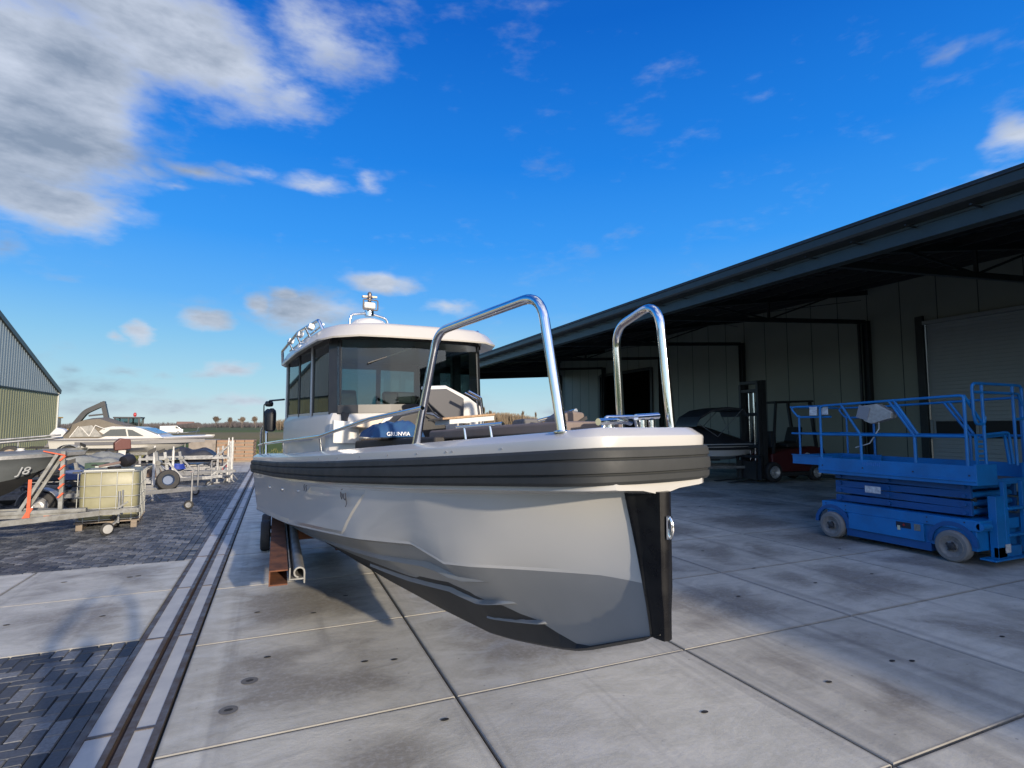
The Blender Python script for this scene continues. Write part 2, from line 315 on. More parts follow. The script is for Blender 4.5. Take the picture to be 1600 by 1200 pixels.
# ================================================================ THE SETTING
def slab_material():
    m = bpy.data.materials.new('yard_concrete'); m.use_nodes = True; t = m.node_tree; b = t.nodes['Principled BSDF']; NN = t.nodes; LL = t.links
    def nd(k, **kw):
        n = NN.new(k)
        for a, v in kw.items(): setattr(n, a, v)
        return n
    def ma(op, a, b_=None, cl=False):
        n = nd('ShaderNodeMath', operation=op, use_clamp=cl)
        for i, v in enumerate((a, b_)):
            if v is None: continue
            if isinstance(v, (int, float)): n.inputs[i].default_value = v
            else: LL.new(v, n.inputs[i])
        return n.outputs[0]
    def mr(v, a, b_, c, d, smooth=True):
        n = nd('ShaderNodeMapRange'); n.interpolation_type = 'SMOOTHSTEP' if smooth else 'LINEAR'; LL.new(v, n.inputs[0])
        for i, q in enumerate((a, b_, c, d)): n.inputs[i + 1].default_value = q
        return n.outputs[0]
    def mix(f, a, c, mode='MIX'):
        n = nd('ShaderNodeMix', data_type='RGBA', blend_type=mode)
        for i, v in ((0, f), (6, a), (7, c)):
            if isinstance(v, (int, float)): n.inputs[i].default_value = v
            elif isinstance(v, tuple): n.inputs[i].default_value = (*v, 1)
            else: LL.new(v, n.inputs[i])
        return n.outputs[2]
    tc = nd('ShaderNodeTexCoord'); at = nd('ShaderNodeAttribute', attribute_name='tone'); uv = nd('ShaderNodeSeparateXYZ'); LL.new(tc.outputs['UV'], uv.inputs[0])
    sc = nd('ShaderNodeSeparateColor'); LL.new(at.outputs['Color'], sc.inputs[0])
    # shift the pattern per slab
    cx = nd('ShaderNodeVectorMath', operation='ADD'); LL.new(tc.outputs['Object'], cx.inputs[0])
    sv = nd('ShaderNodeVectorMath', operation='SCALE'); LL.new(at.outputs['Color'], sv.inputs[0]); sv.inputs['Scale'].default_value = 60; LL.new(sv.outputs[0], cx.inputs[1])
    def no(scale, det=6, ro=.6, vec=None, dist=0.):
        n = nd('ShaderNodeTexNoise'); n.inputs['Scale'].default_value = scale; n.inputs['Detail'].default_value = det; n.inputs['Roughness'].default_value = ro; n.inputs['Distortion'].default_value = dist
        LL.new(vec or cx.outputs[0], n.inputs['Vector']); return n.outputs['Fac']
    sm = nd('ShaderNodeMapping'); sm.inputs['Scale'].default_value = (1, 1.7, 1); LL.new(cx.outputs[0], sm.inputs[0])
    big = no(.75, 5, .55, dist=.6); mid = no(2.6, 7, .62, sm.outputs[0], .8); fine = no(26, 5, .65); grit = no(160, 3, .7)
    # distance to the slab's edge, wobbling
    ex = ma('MINIMUM', uv.outputs[0], ma('SUBTRACT', 1, uv.outputs[0])); ey = ma('MINIMUM', uv.outputs[1], ma('SUBTRACT', 1, uv.outputs[1]))
    ed = ma('ADD', ma('MINIMUM', ex, ey), ma('MULTIPLY', ma('SUBTRACT', mid, .5), .22))
    core = mr(ed, .04, .30, 0, 1)
    stain = ma('MULTIPLY', core, mr(ma('ADD', big, ma('MULTIPLY', ma('SUBTRACT', sc.outputs[0], .5), .22)), .37, .56, 0, 1))
    base = mix(mr(mid, .3, .7, 0, 1), (.53, .505, .425), (.40, .385, .325))
    base = mix(ma('MULTIPLY', stain, .68), base, (.135, .118, .094))
    base = mix(mr(fine, .42, .74, 0, .28), base, (.52, .52, .51))
    base = mix(mr(grit, .55, .8, 0, .45), base, (.10, .10, .10))
    base = mix(mr(ma('MINIMUM', ex, ey), .0, .012, .45, 0), base, (.12, .11, .10))
    tm = nd('ShaderNodeMapping'); tm.inputs['Scale'].default_value = (2.6, .10, 1); tm.inputs['Rotation'].default_value = (0, 0, .12); LL.new(tc.outputs['Object'], tm.inputs[0])
    base = mix(mr(no(1.0, 4, .6, tm.outputs[0], .5), .52, .70, 0, .42), base, (.14, .13, .12))
    base = mix(mr(no(.9, 3, .5, tc.outputs['Object'], .3), .50, .66, 0, .20), base, (.22, .205, .17))
    v = nd('ShaderNodeTexVoronoi', feature='F1'); v.inputs['Scale'].default_value = 5.5; LL.new(cx.outputs[0], v.inputs['Vector'])
    base = mix(mr(v.outputs['Distance'], .03, .07, .5, 0), base, (.07, .065, .06))
    tone = nd('ShaderNodeMath', operation='MULTIPLY_ADD'); LL.new(sc.outputs[1], tone.inputs[0]); tone.inputs[1].default_value = .22; tone.inputs[2].default_value = .90
    vm = nd('ShaderNodeVectorMath', operation='SCALE'); LL.new(base, vm.inputs[0]); LL.new(tone.outputs[0], vm.inputs['Scale'])
    LL.new(vm.outputs[0], b.inputs['Base Color'])
    LL.new(mr(mid, .3, .7, .42, .72), b.inputs['Roughness']); b.inputs['Specular IOR Level'].default_value = .5
    hgt = ma('ADD', ma('MULTIPLY', grit, .35), ma('ADD', fine, ma('MULTIPLY', mid, 1.5)))
    bb = nd('ShaderNodeBump'); bb.inputs['Strength'].default_value = .35; bb.inputs['Distance'].default_value = .006; LL.new(hgt, bb.inputs['Height']); LL.new(bb.outputs[0], b.inputs['Normal'])
    return m
concrete = slab_material()
def slab_mesh(name, xs_list, ys_list, m, gap=.010, skip=None, chamf=.006, jz=.0015):
    v = []; f = []; uv = []; col = []
    rnd = random.Random(hash(name) % 999 if False else len(name))
    for i in range(len(xs_list) - 1):
        for j in range(len(ys_list) - 1):
            x0, x1, y0, y1 = xs_list[i] + gap, xs_list[i + 1] - gap, ys_list[j] + gap, ys_list[j + 1] - gap
            if skip and skip(x0, x1, y0, y1): continue
            k = len(v); z = [rnd.uniform(-jz, jz) for _ in range(4)]; c = (rnd.random(), rnd.random(), rnd.random(), 1)
            T = [(x0 + chamf, y0 + chamf, z[0]), (x1 - chamf, y0 + chamf, z[1]), (x1 - chamf, y1 - chamf, z[2]), (x0 + chamf, y1 - chamf, z[3])]
            S = [(x0, y0, z[0] - chamf), (x1, y0, z[1] - chamf), (x1, y1, z[2] - chamf), (x0, y1, z[3] - chamf)]
            Bm = [(x, y, -.03) for x, y, _ in S]
            v += T + S + Bm
            fs = [(k, k + 1, k + 2, k + 3)] + [(k + 4 + q, k + 4 + (q + 1) % 4, k + (q + 1) % 4, k + q) for q in range(4)] + [(k + 8 + q, k + 8 + (q + 1) % 4, k + 4 + (q + 1) % 4, k + 4 + q) for q in range(4)]
            f += fs; U = [(0, 0), (1, 0), (1, 1), (0, 1)] * 3
            for q in fs: uv += [U[a - k] for a in q]
            col += [c] * 12
    me = bpy.data.meshes.new(name); me.from_pydata(v, [], f); me.materials.append(m)
    ul = me.uv_layers.new(name='UVMap'); ul.data.foreach_set('uv', [c for u in uv for c in u])
    ca = me.color_attributes.new('tone', 'FLOAT_COLOR', 'POINT'); ca.data.foreach_set('color', [c for u in col for c in u])
    o = bpy.data.objects.new(name, me); scene.collection.objects.link(o); return tag(o, kind='structure')
XL = [-.63, 1.28, 3.41, 5.63, 7.97, 10.25, 12.5, 14.8, 17.1, 19.45]
YL = [-9.0, -7.15, -5.3, -3.4, -1.5, .35, 2.2, 4.0, 5.83, 7.7] + [9.6 + 1.9 * i for i in range(15)]
slab_mesh('concrete_yard', XL, YL, concrete)
slab_mesh('concrete_apron', [-10.3, -8.4, -6.6, -4.8, -2.95, -1.115], [6.2, 7.9, 9.53], concrete)
slab_mesh('concrete_road', [-22 + 2.09 * i for i in range(11)], [26.4, 28.3, 30.2, 32.1, 34.0, 36.2], concrete)
# sub-base seen in the joints, field beyond
g = G(); g.box(-24, 60, -9.5, 37.6, -.06, -.028); tag(g.build('yard_ground', mat('joint_soil', (.008, .008, .007), .95, bump=(40, .4))), kind='structure')
def field_material():
    m = bpy.data.materials.new('field_grass'); m.use_nodes = True; t = m.node_tree; b = t.nodes['Principled BSDF']
    tc = t.nodes.new('ShaderNodeTexCoord'); sp_ = t.nodes.new('ShaderNodeSeparateXYZ'); t.links.new(tc.outputs['Object'], sp_.inputs[0])
    n = t.nodes.new('ShaderNodeTexNoise'); n.inputs['Scale'].default_value = .12; n.inputs['Detail'].default_value = 8; t.links.new(tc.outputs['Object'], n.inputs['Vector'])
    n2_ = t.nodes.new('ShaderNodeTexNoise'); n2_.inputs['Scale'].default_value = 2.5; n2_.inputs['Detail'].default_value = 6; t.links.new(tc.outputs['Object'], n2_.inputs['Vector'])
    ad = t.nodes.new('ShaderNodeMath'); ad.operation = 'MULTIPLY_ADD'; t.links.new(n.outputs[0], ad.inputs[0]); ad.inputs[1].default_value = 60; t.links.new(sp_.outputs[1], ad.inputs[2])
    r = t.nodes.new('ShaderNodeValToRGB'); mrr = t.nodes.new('ShaderNodeMapRange'); t.links.new(ad.outputs[0], mrr.inputs[0]); mrr.inputs[1].default_value = 0; mrr.inputs[2].default_value = 600; t.links.new(mrr.outputs[0], r.inputs[0])
    e = r.color_ramp.elements; e[0].position = 0; e[0].color = (.085, .115, .022, 1); e[1].position = 1; e[1].color = (.10, .12, .05, 1)
    for p, c in ((.16, (.080, .110, .022, 1)), (.22, (.19, .15, .065, 1)), (.34, (.17, .14, .07, 1)), (.40, (.09, .12, .03, 1)), (.6, (.10, .11, .05, 1))):
        q = e.new(p); q.color = c
    mx = t.nodes.new('ShaderNodeMix'); mx.data_type = 'RGBA'; mx.blend_type = 'MULTIPLY'; mx.inputs[0].default_value = .6; t.links.new(r.outputs[0], mx.inputs[6]); t.links.new(n2_.outputs['Color'], mx.inputs[7])
    gm = t.nodes.new('ShaderNodeVectorMath'); gm.operation = 'SCALE'; gm.inputs['Scale'].default_value = 1.35; t.links.new(mx.outputs[2], gm.inputs[0])
    t.links.new(gm.outputs[0], b.inputs['Base Color']); b.inputs['Roughness'].default_value = .95; b.inputs['Specular IOR Level'].default_value = .15
    bb = t.nodes.new('ShaderNodeBump'); bb.inputs['Strength'].default_value = .8; bb.inputs['Distance'].default_value = .15; t.links.new(n2_.outputs[0], bb.inputs['Height']); t.links.new(bb.outputs[0], b.inputs['Normal'])
    return m
g = G(); k = g.pts([(-4000, -4000, -.07), (4000, -4000, -.07), (4000, 4000, -.07), (-4000, 4000, -.07)]); g.face((k, k + 1, k + 2, k + 3))
tag(g.build('grass_field', field_material(), fix=False), kind='structure')
# rough verge of grass tufts along the yard edge
g = G(); rr = random.Random(3)
for i in range(5200):
    x = rr.uniform(-34, 9); y = 37.7 + abs(rr.gauss(0, 4.5)); h = rr.uniform(.05, .22); a = rr.uniform(0, pi); w = rr.uniform(.02, .05)
    k = g.pts([(x - cos(a) * w, y - sin(a) * w, -.06), (x + cos(a) * w, y + sin(a) * w, -.06), (x + rr.uniform(-.06, .06), y, h)]); g.face((k, k + 1, k + 2))
tag(g.build('verge_grass', mat('verge_grass_blades', (.10, .12, .03), .9, nz=(2, 1.), col2=(.18, .15, .06)), fix=False), kind='stuff')

# lifting sockets cast in the slabs
sock = mat('socket_dark', (.02, .019, .018), .8); ring = mat('socket_ring_stain', (.13, .125, .115), .7, nz=(30, .6))
g = G(); g2 = G()
def socket(x, y, a=.035, b=.022, halo=False):
    k = g.pts([(x + a * cos(q * pi / 5), y + b * sin(q * pi / 5) , .0042) for q in range(10)]); g.face(list(range(k, k + 10)))
    if halo:
        k = g2.pts([(x + a * 2.1 * cos(q * pi / 9), y + a * 2.1 * sin(q * pi / 9), .0026) for q in range(18)]); g2.face(list(range(k, k + 18)))
for p in SOCKETS: socket(*p)
rr = random.Random(5)
for i in range(len(XL) - 1):
    for j in range(9, len(YL) - 1):
        for qx in (.25, .75):
            if rr.random() < .5: socket(XL[i] + (XL[i + 1] - XL[i]) * qx, YL[j] + (YL[j + 1] - YL[j]) * rr.uniform(.4, .6))
tag(g.build('socket_holes', sock, fix=False), kind='structure'); tag(g2.build('socket_halos', ring, fix=False), kind='structure')

# drainage channel
steel = mat('channel_steel', (.15, .135, .125), .55, .5, nz=(6, .9), col2=(.075, .05, .036), rv=.15, bump=(30, .3, .002))
chc = mat('channel_concrete', (.42, .42, .40), .6, nz=(3, .8), col2=(.30, .305, .31), bump=(60, .3, .002))
Y0, Y1 = -6, 36.2
g = G()
g.box(-1.112, -1.065, Y0, Y1, -.02, .003); g.box(-.920, -.882, Y0, Y1, -.1, .004); g.box(-.848, -.800, Y0, Y1, -.1, .004); g.box(-.688, -.640, Y0, Y1, -.02, .003)
y = 4.42 - 1.76 * 6
while y < Y1:
    g.box(-1.065, -.92, y - .016, y + .016, -.02, .002); g.box(-.80, -.688, y - .016, y + .016, -.02, .002); y += 1.76
ch_ = g.build('drain_channel', steel); tag(ch_, kind='structure')
g = G(); y = 4.42 - 1.76 * 6
while y < Y1:
    g.box(-1.064, -.921, y + .018, y + 1.742, -.03, -.003); g.box(-.799, -.689, y + .018, y + 1.742, -.03, -.003); y += 1.76
tag(g.build('drain_channel_covers', chc), kind='structure')
g = G(); g.box(-.882, -.848, Y0, Y1, -.028, -.024); tag(g.build('drain_slot', mat('slot_rust', (.05, .025, .014), .9, nz=(5, .8), col2=(.015, .01, .008))), kind='structure')

# block paving, herringbone
def paver_material():
    m = bpy.data.materials.new('paving_block'); m.use_nodes = True; t = m.node_tree; b = t.nodes['Principled BSDF']
    at = t.nodes.new('ShaderNodeAttribute'); at.attribute_name = 'tone'; s_ = t.nodes.new('ShaderNodeSeparateColor'); t.links.new(at.outputs['Color'], s_.inputs[0])
    tc = t.nodes.new('ShaderNodeTexCoord'); n = t.nodes.new('ShaderNodeTexNoise'); n.inputs['Scale'].default_value = 45; n.inputs['Detail'].default_value = 6; t.links.new(tc.outputs['Object'], n.inputs['Vector'])
    n3_ = t.nodes.new('ShaderNodeTexNoise'); n3_.inputs['Scale'].default_value = .5; n3_.inputs['Detail'].default_value = 6; t.links.new(tc.outputs['Object'], n3_.inputs['Vector'])
    r = t.nodes.new('ShaderNodeValToRGB'); t.links.new(s_.outputs[0], r.inputs[0]); e = r.color_ramp.elements
    e[0].color = (.024, .028, .036, 1); e[1].color = (.15, .155, .16, 1); q = e.new(.55); q.color = (.062, .068, .078, 1)
    x = t.nodes.new('ShaderNodeMix'); x.data_type = 'RGBA'; x.blend_type = 'OVERLAY'; x.inputs[0].default_value = .7; t.links.new(r.outputs[0], x.inputs[6]); t.links.new(n.outputs[0], x.inputs[7])
    x2 = t.nodes.new('ShaderNodeMix'); x2.data_type = 'RGBA'; mr_ = t.nodes.new('ShaderNodeMapRange'); t.links.new(n3_.outputs[0], mr_.inputs[0]); mr_.inputs[1].default_value = .5; mr_.inputs[2].default_value = .72; mr_.inputs[4].default_value = .5
    t.links.new(mr_.outputs[0], x2.inputs[0]); t.links.new(x.outputs[2], x2.inputs[6]); x2.inputs[7].default_value = (.15, .145, .13, 1)
    t.links.new(x2.outputs[2], b.inputs['Base Color']); b.inputs['Roughness'].default_value = .6
    bb = t.nodes.new('ShaderNodeBump'); bb.inputs['Strength'].default_value = .5; bb.inputs['Distance'].default_value = .004; t.links.new(n.outputs[0], bb.inputs['Height']); t.links.new(bb.outputs[0], b.inputs['Normal'])
    return m
def pavers(name, x0, x1, y0, y1, border=2):
    a = .105; v = []; f = []; col = []; rr = random.Random(11)
    def block(u0, u1, w0, w1):
        u0 = max(u0, x0); u1 = min(u1, x1 - border * a); w0 = max(w0, y0); w1 = min(w1, y1)
        if u1 - u0 < .03 or w1 - w0 < .03: return
        raw(u0, u1, w0, w1)
    def raw(u0, u1, w0, w1):
        gp, c = .003, .006; k = len(v); z = [rr.uniform(-.0015, .0015) + rr.uniform(-.001, .001) for _ in range(4)]; t = rr.random()
        u0 += gp; u1 -= gp; w0 += gp; w1 -= gp
        v.extend([(u0 + c, w0 + c, z[0]), (u1 - c, w0 + c, z[1]), (u1 - c, w1 - c, z[2]), (u0 + c, w1 - c, z[3]), (u0, w0, -.010), (u1, w0, -.010), (u1, w1, -.010), (u0, w1, -.010)])
        f.extend([(k, k + 1, k + 2, k + 3)] + [(k + 4 + q, k + 4 + (q + 1) % 4, k + (q + 1) % 4, k + q) for q in range(4)]); col.extend([(t, 0, 0, 1)] * 8)
    ni = int((x1 - x0) / a) + 6; nj = int((y1 - y0) / a) + 6
    for j in range(-2, nj):
        for i in range(-2, ni):
            q = (i - j) % 4; X = x1 - (i + 1) * a; Yv = y0 + j * a
            if q == 0: block(X - a, X + a, Yv, Yv + a)
            elif q == 3: block(X, X + a, Yv, Yv + 2 * a)
    for c_ in range(border):
        y = y0 - rr.random() * a
        while y < y1:
            w0 = max(y, y0); w1 = min(y + 2 * a, y1)
            if w1 - w0 > .03: raw(x1 - (c_ + 1) * a, x1 - c_ * a, w0, w1)
            y += 2 * a
    me = bpy.data.meshes.new(name); me.from_pydata(v, [], f); me.materials.append(pavm)
    ca = me.color_attributes.new('tone', 'FLOAT_COLOR', 'POINT'); ca.data.foreach_set('color', [c for u in col for c in u])
    o = bpy.data.objects.new(name, me); scene.collection.objects.link(o); return tag(o, kind='structure')
pavm = paver_material()
pavers('block_paving', -6.5, -1.114, 1.2, 6.19)
pavers('block_paving', -13.5, -1.114, 9.54, 26.35)
g = G(); g.box(-24, -13.51, 9.54, 26.35, -.03, -.004); g.box(-24, -6.51, -9, 6.19, -.03, -.004); g.box(-6.5, -1.12, -9, 1.19, -.03, -.004); g.box(-24, -10.31, 6.2, 9.53, -.03, -.004)
tag(g.build('tarmac', mat('tarmac', (.06, .062, .066), .8, nz=(30, .5), bump=(80, .4, .004))), kind='structure')

# ================================================================ HANGAR (right)
hx, wx = 9.6, 19.5
wallm = mat('sandwich_panel_green_grey', (.215, .225, .18), .5, nz=(.6, .5), col2=(.17, .18, .145), bump=(3, .05, .01))
seam = mat('panel_seam', (.03, .035, .03), .7)
roofm = mat('roof_sheet_anthracite', (.028, .031, .032), .5, .2, nz=(2, .5), bump=(8, .1, .004))
trimm = mat('fascia_green_grey', (.045, .052, .050), .4, .3, nz=(4, .4))
frm = mat('painted_steel_dark', (.022, .026, .026), .5, .2, nz=(8, .5))
HY0, HY1 = -60., 36.  # near end drawn out unseen behind the camera so the eave shades the yard
hangar = empty('hangar', (wx, 10, 0), 0, 'long green-grey hangar with a deep open canopy along the right of the yard', 'building')
hangar.location = (0, 0, 0)
g = G(); zt = 7.0
OPEN = [(25.2, 30.4, 5.2), (3.2, 10.9, 5.35)]   # dark doorway, roller door
ys = [HY0, 3.2, 10.9, 25.2, 30.4, HY1]
for i, (a_, b_) in enumerate(zip(ys, ys[1:])):
    if i in (1, 3): g.box(wx, wx + .12, a_, b_, 5.35 if i == 1 else 5.2, zt)
    else: g.box(wx, wx + .12, a_, b_, 0, zt)
w = g.build('wall', wallm, hangar)
g = G(); y = HY0 + .4
while y < HY1:
    z0 = 0
    for a_, b_, h_ in OPEN:
        if a_ - .02 < y < b_ + .02: z0 = h_
    g.box(wx - .006, wx + .01, y - .012, y + .012, z0 + .01, zt - .01); y += 1.13
g.build('panel_seams', seam, hangar)
g = G(); g.box(wx - .03, wx - .003, HY0, HY1, 0.0, .12); g.build('base_trim', frm, hangar)
# dark interior behind the open door
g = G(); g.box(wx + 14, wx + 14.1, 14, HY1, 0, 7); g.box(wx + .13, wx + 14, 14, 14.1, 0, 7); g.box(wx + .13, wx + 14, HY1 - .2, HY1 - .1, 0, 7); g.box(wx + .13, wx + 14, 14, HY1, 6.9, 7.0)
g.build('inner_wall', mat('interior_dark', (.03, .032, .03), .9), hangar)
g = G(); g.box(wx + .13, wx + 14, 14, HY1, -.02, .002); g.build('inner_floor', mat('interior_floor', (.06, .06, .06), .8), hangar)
# roller door
g = G(); dz = 5.35; n_ = 44; rows = []
for i in range(n_ + 1):
    z = dz * i / n_; rows.append(z)
dgm = mat('roller_door_grey', (.30, .315, .31), .5, nz=(1, .3), col2=(.26, .27, .26))
def door_band(z0, z1):
    n2 = max(1, int((z1 - z0) / .12))
    for i in range(n2):
        a_ = z0 + (z1 - z0) * i / n2; b_ = z0 + (z1 - z0) * (i + 1) / n2
        g.prism([(wx + .06, 3.25, a_), (wx + .05, 3.25, a_ + .012), (wx + .05, 3.25, b_ - .012), (wx + .06, 3.25, b_)], (0, 7.6, 0))
door_band(0, 1.55); door_band(2.20, dz)
g.box(wx + .061, wx + .10, 3.25, 10.85, 0, dz)
dr = g.build('roller_door', dgm, hangar)
for k_ in range(6):
    g = G(); g.box(wx + .02, wx + .055, 3.3 + k_ * 1.26, 3.3 + k_ * 1.26 + 1.1, 1.62, 2.14); g.build('window', mat('door_window', (.006, .007, .007), .35, spec=.3), dr)
g = G()
for y in (3.25,) + tuple(3.25 + 1.26 * k_ for k_ in range(1, 7)): g.box(wx + .01, wx + .056, y - .02, y + .06, 1.56, 2.19)
g.box(wx + .012, wx + .056, 3.25, 10.85, 1.55, 1.60); g.box(wx + .012, wx + .056, 3.25, 10.85, 2.16, 2.20)
g.build('window_frame', dgm, dr)
for y_ in (10.86, 3.0):
    g = G(); g.box(wx - .10, wx - .002, y_, y_ + .24, 0, 5.6); g.build('door_jamb', frm, hangar, bevel=.005)
g = G(); g.box(wx - .14, wx - .003, 3.24, 10.86, 5.3, 5.42); g.build('door_lintel', mat('lintel_pale', (.24, .25, .24), .5), hangar, bevel=.005)
g = G(); g.box(wx - .08, wx - .003, 25.0, 25.2, 0, 5.3); g.box(wx - .08, wx - .003, 30.4, 30.6, 0, 5.3); g.box(wx - .08, wx - .003, 25.2, 30.4, 5.2, 5.35); g.build('doorway_frame', frm, hangar, bevel=.005)
# canopy roof: profiled sheet
rz = lambda x: 5.52 + (x - 9.4) * .155
g = G(); y = HY0 - .3; pr = []
while y < HY1 + .3:
    pr += [(y, 0), (y + .17, 0), (y + .20, .035), (y + .28, .035), (y + .31, 0)]; y += .333
rows = []
for x in (9.42, 14.5, 19.6, 30.0): rows.append([(x, q, rz(x) + dz_) for q, dz_ in pr])
for x in (30.0, 19.6, 14.5, 9.42): rows.append([(x, q, rz(x) + dz_ - .05) for q, dz_ in pr])
g.loft(rows, closed=False); g.build('roof', roofm, hangar)
# fascia and gutter
g = G()
g.prism([(9.42, HY0, 5.53), (9.30, HY0, 5.53), (9.30, HY0, 5.60), (9.42, HY0, 5.60)], (0, HY1 - HY0, 0)); g.build('roof_edge', roofm, hangar)
g = G(); pf = [(9.415, 5.22), (9.415, 5.26), (9.34, 5.27), (9.20, 5.30), (9.17, 5.34), (9.17, 5.47), (9.145, 5.485), (9.15, 5.50), (9.19, 5.50), (9.19, 5.36), (9.22, 5.32), (9.35, 5.295), (9.415, 5.285), (9.415, 5.5), (9.43, 5.5), (9.43, 5.22)]
g.prism([(x, HY0, z) for x, z in pf], (0, HY1 - HY0, 0)); g.build('gutter', trimm, hangar)
g = G(); g.prism([(9.435, HY0, 5.0), (9.435, HY0, 5.38), (9.47, HY0, 5.38), (9.47, HY0, 5.03), (9.66, HY0, 5.03), (9.66, HY0, 5.0)], (0, HY1 - HY0, 0)); g.build('edge_beam', trimm, hangar)
g = G(); y = HY0 + .5
while y < HY1: g.box(9.16, 9.435, y - .015, y + .015, 5.205, 5.222); y += .9
g.build('gutter_brackets', frm, hangar)
YC = [-56.04 + 5.73 * i for i in range(17)]; YC[-1] = HY1 - .12
for y in (HY0, HY1 - .02):
    g = G(); g.prism([(9.5, y, 5.22), (9.5, y, rz(9.5) - .06), (wx - .01, y, rz(wx) - .06), (wx - .01, y, 5.75)], (0, .05, 0)); g.build('end_cladding', trimm, hangar)
for y in YC:
    g = G(); g.box(wx - .20, wx - .004, y - .1, y - .085, 0, 5.75); g.box(wx - .20, wx - .004, y + .085, y + .1, 0, 5.75); g.box(wx - .11, wx - .095, y - .085, y + .085, 0, 5.75)
    g.build('column', frm, hangar)
    g = G(); g.bar((9.7, y, 5.12), (wx - .2, y, 5.72), .12, .14); g.bar((9.5, y, 5.34), (wx - .01, y, rz(wx) - .28), .12, .16); g.bar((14.6, y, 5.48), (14.6, y, 6.05), .07, .07, (0, 1, 0))
    g.bar((14.6, y, 5.46), (12.0, y, 5.68), .05, .05); g.bar((14.6, y, 5.46), (17.4, y, 6.42), .05, .05)
    g.build('rafter', frm, hangar)
for x in (10.6, 12.2, 13.8, 15.4, 17.0, 18.6):
    g = G(); g.bar((x, HY0, rz(x) - .145), (x, HY1, rz(x) - .145), .06, .18); g.build('purlin', frm, hangar)
g = G()
for i in range(10, 16, 2):
    g.cyl((9.9, YC[i], 5.4), (wx - .3, YC[i + 1], 6.5), .012, n=6); g.cyl((9.9, YC[i + 1], 5.4), (wx - .3, YC[i], 6.5), .012, n=6)
g.build('wind_bracing', frm, hangar)
g = G(); g.cyl((wx - .09, 13.0, .1), (wx - .09, 13.0, 5.7), .05, n=12); g.build('downpipe', frm, hangar, smooth=40)
g = G(); g.box(wx + .13, wx + .25, HY0, HY1, 0, .02); g.build('threshold', frm, hangar)

# ================================================================ SHED (left)
shed = empty('corrugated_shed', (-11, 25, 0), 0, 'tall shed at the left edge with a grey gable over yellow-green ribbed cladding', 'building')
ye, yr, ze, zr = 36.8, 24.8, 3.84, 8.46
roofz = lambda y: ze + (zr - ze) * (1 - abs(y - yr) / (ye - yr))
def cladding(name, z0f, z1f, m, off):
    g = G(); lo = []; hi = []; y = 2 * yr - ye
    k = 0
    while y <= ye + 1e-6:
        d = [0, 0, .018, .018][k % 4]; lo.append((off + d, y - 25, z0f(y))); hi.append((off + d, y - 25, max(z0f(y) + .01, z1f(y)))); y += [.13, .03, .06, .03][k % 4]; k += 1
    g.loft([lo, hi]); return g.build(name, m, shed, fix=False)
cladding('lower_cladding', lambda y: 0, lambda y: 3.66, mat('cladding_yellow_green', (.25, .25, .14), .5, .1, nz=(.5, .6), col2=(.19, .19, .11)), 0)
cladding('gable_cladding', lambda y: 3.72, lambda y: roofz(y) - .05, mat('cladding_blue_grey', (.22, .26, .27), .45, .1, nz=(.5, .4), col2=(.17, .20, .21)), .02)
g = G(); g.box(-.02, .07, 2 * yr - ye - 25, ye - 25, 3.655, 3.72); g.build('band_flashing', frm, shed)
g = G(); g.box(-22, -.01, 2 * yr - ye - 25 + .03, ye - 25 - .03, 0, 3.8)
g.prism([(-.012, 2 * yr - ye - 25 + .03, 3.8), (-.012, yr - 25, zr - .1), (-.012, ye - 25 - .03, 3.8)], (-21.9, 0, 0)); g.build('wall', mat('shed_wall', (.27, .28, .20), .6), shed)
g = G()
for s_ in (1, -1): g.bar((.06, yr - 25, zr + .02), (.06, yr - 25 + s_ * (ye - yr + .15), ze - .02), .12, .22, (0, 0, 1))
g.build('verge_trim', trimm, shed)
g = G(); g.box(-.05, .075, ye - 25 - .01, ye - 25 + .07, 0, 3.8); g.build('corner_trim', mat('corner_trim', (.42, .44, .42), .5), shed)
g = G()
for s_ in (1, -1): g.prism([(-.0, yr - 25, zr + .14), (-.0, yr - 25, zr + .02), (-.0, yr - 25 + s_ * (ye - yr + .3), ze - .14), (-.0, yr - 25 + s_ * (ye - yr + .3), ze - .02)], (-22, 0, 0))
g.build('roof', roofm, shed)

# ================================================================ TREES
bark = mat('winter_bark', (.12, .10, .085), .9, nz=(5, .5)); twigm = mat('bare_twigs', (.15, .115, .09), .9, nz=(2, .6), col2=(.20, .15, .10))
def bare_tree(name, h, spread, seed, levels=5, tr=.022, upright=.25, m=twigm, l0=.30, kids=None):
    rr = random.Random(seed); gt = G(); gc = G()
    def limb(g_, a, b, r0, r1):
        d = (b - a).normalized(); u = d.orthogonal().normalized(); w = d.cross(u)
        k = g_.pts([a + (u * cos(q * 2.094) + w * sin(q * 2.094)) * r0 for q in range(3)] + [b + (u * cos(q * 2.094) + w * sin(q * 2.094)) * r1 for q in range(3)])
        for q in range(3): g_.face((k + q, k + (q + 1) % 3, k + 3 + (q + 1) % 3, k + 3 + q))
    def grow(p, d, l, r, lev):
        q = p + d * l; limb(gt if lev >= levels - 1 else gc, p, q, r, r * .68)
        if lev == 0: return
        for _ in range(kids or (3 if lev > 3 else 5)):
            v = Vector((rr.uniform(-1, 1), rr.uniform(-1, 1), rr.uniform(-.35, .8))).normalized()
            nd = (d * (1 - spread) + v * spread + Vector((0, 0, upright)) * .6).normalized(); t = rr.uniform(.55, 1)
            grow(p + d * l * t, nd, l * rr.uniform(.62, .82), r * .62, lev - 1)
    grow(Vector((0, 0, -.1)), Vector((0, 0, 1)), h * l0, h * tr, levels)
    root = empty(name, (0, 0, 0)); gt.build('trunk', bark, root, fix=False); gc.build('crown', m, root, fix=False); return root
base_tree = bare_tree('bare_tree', 12, .42, 4, 6, .022, .28, twigm, .22, 4)
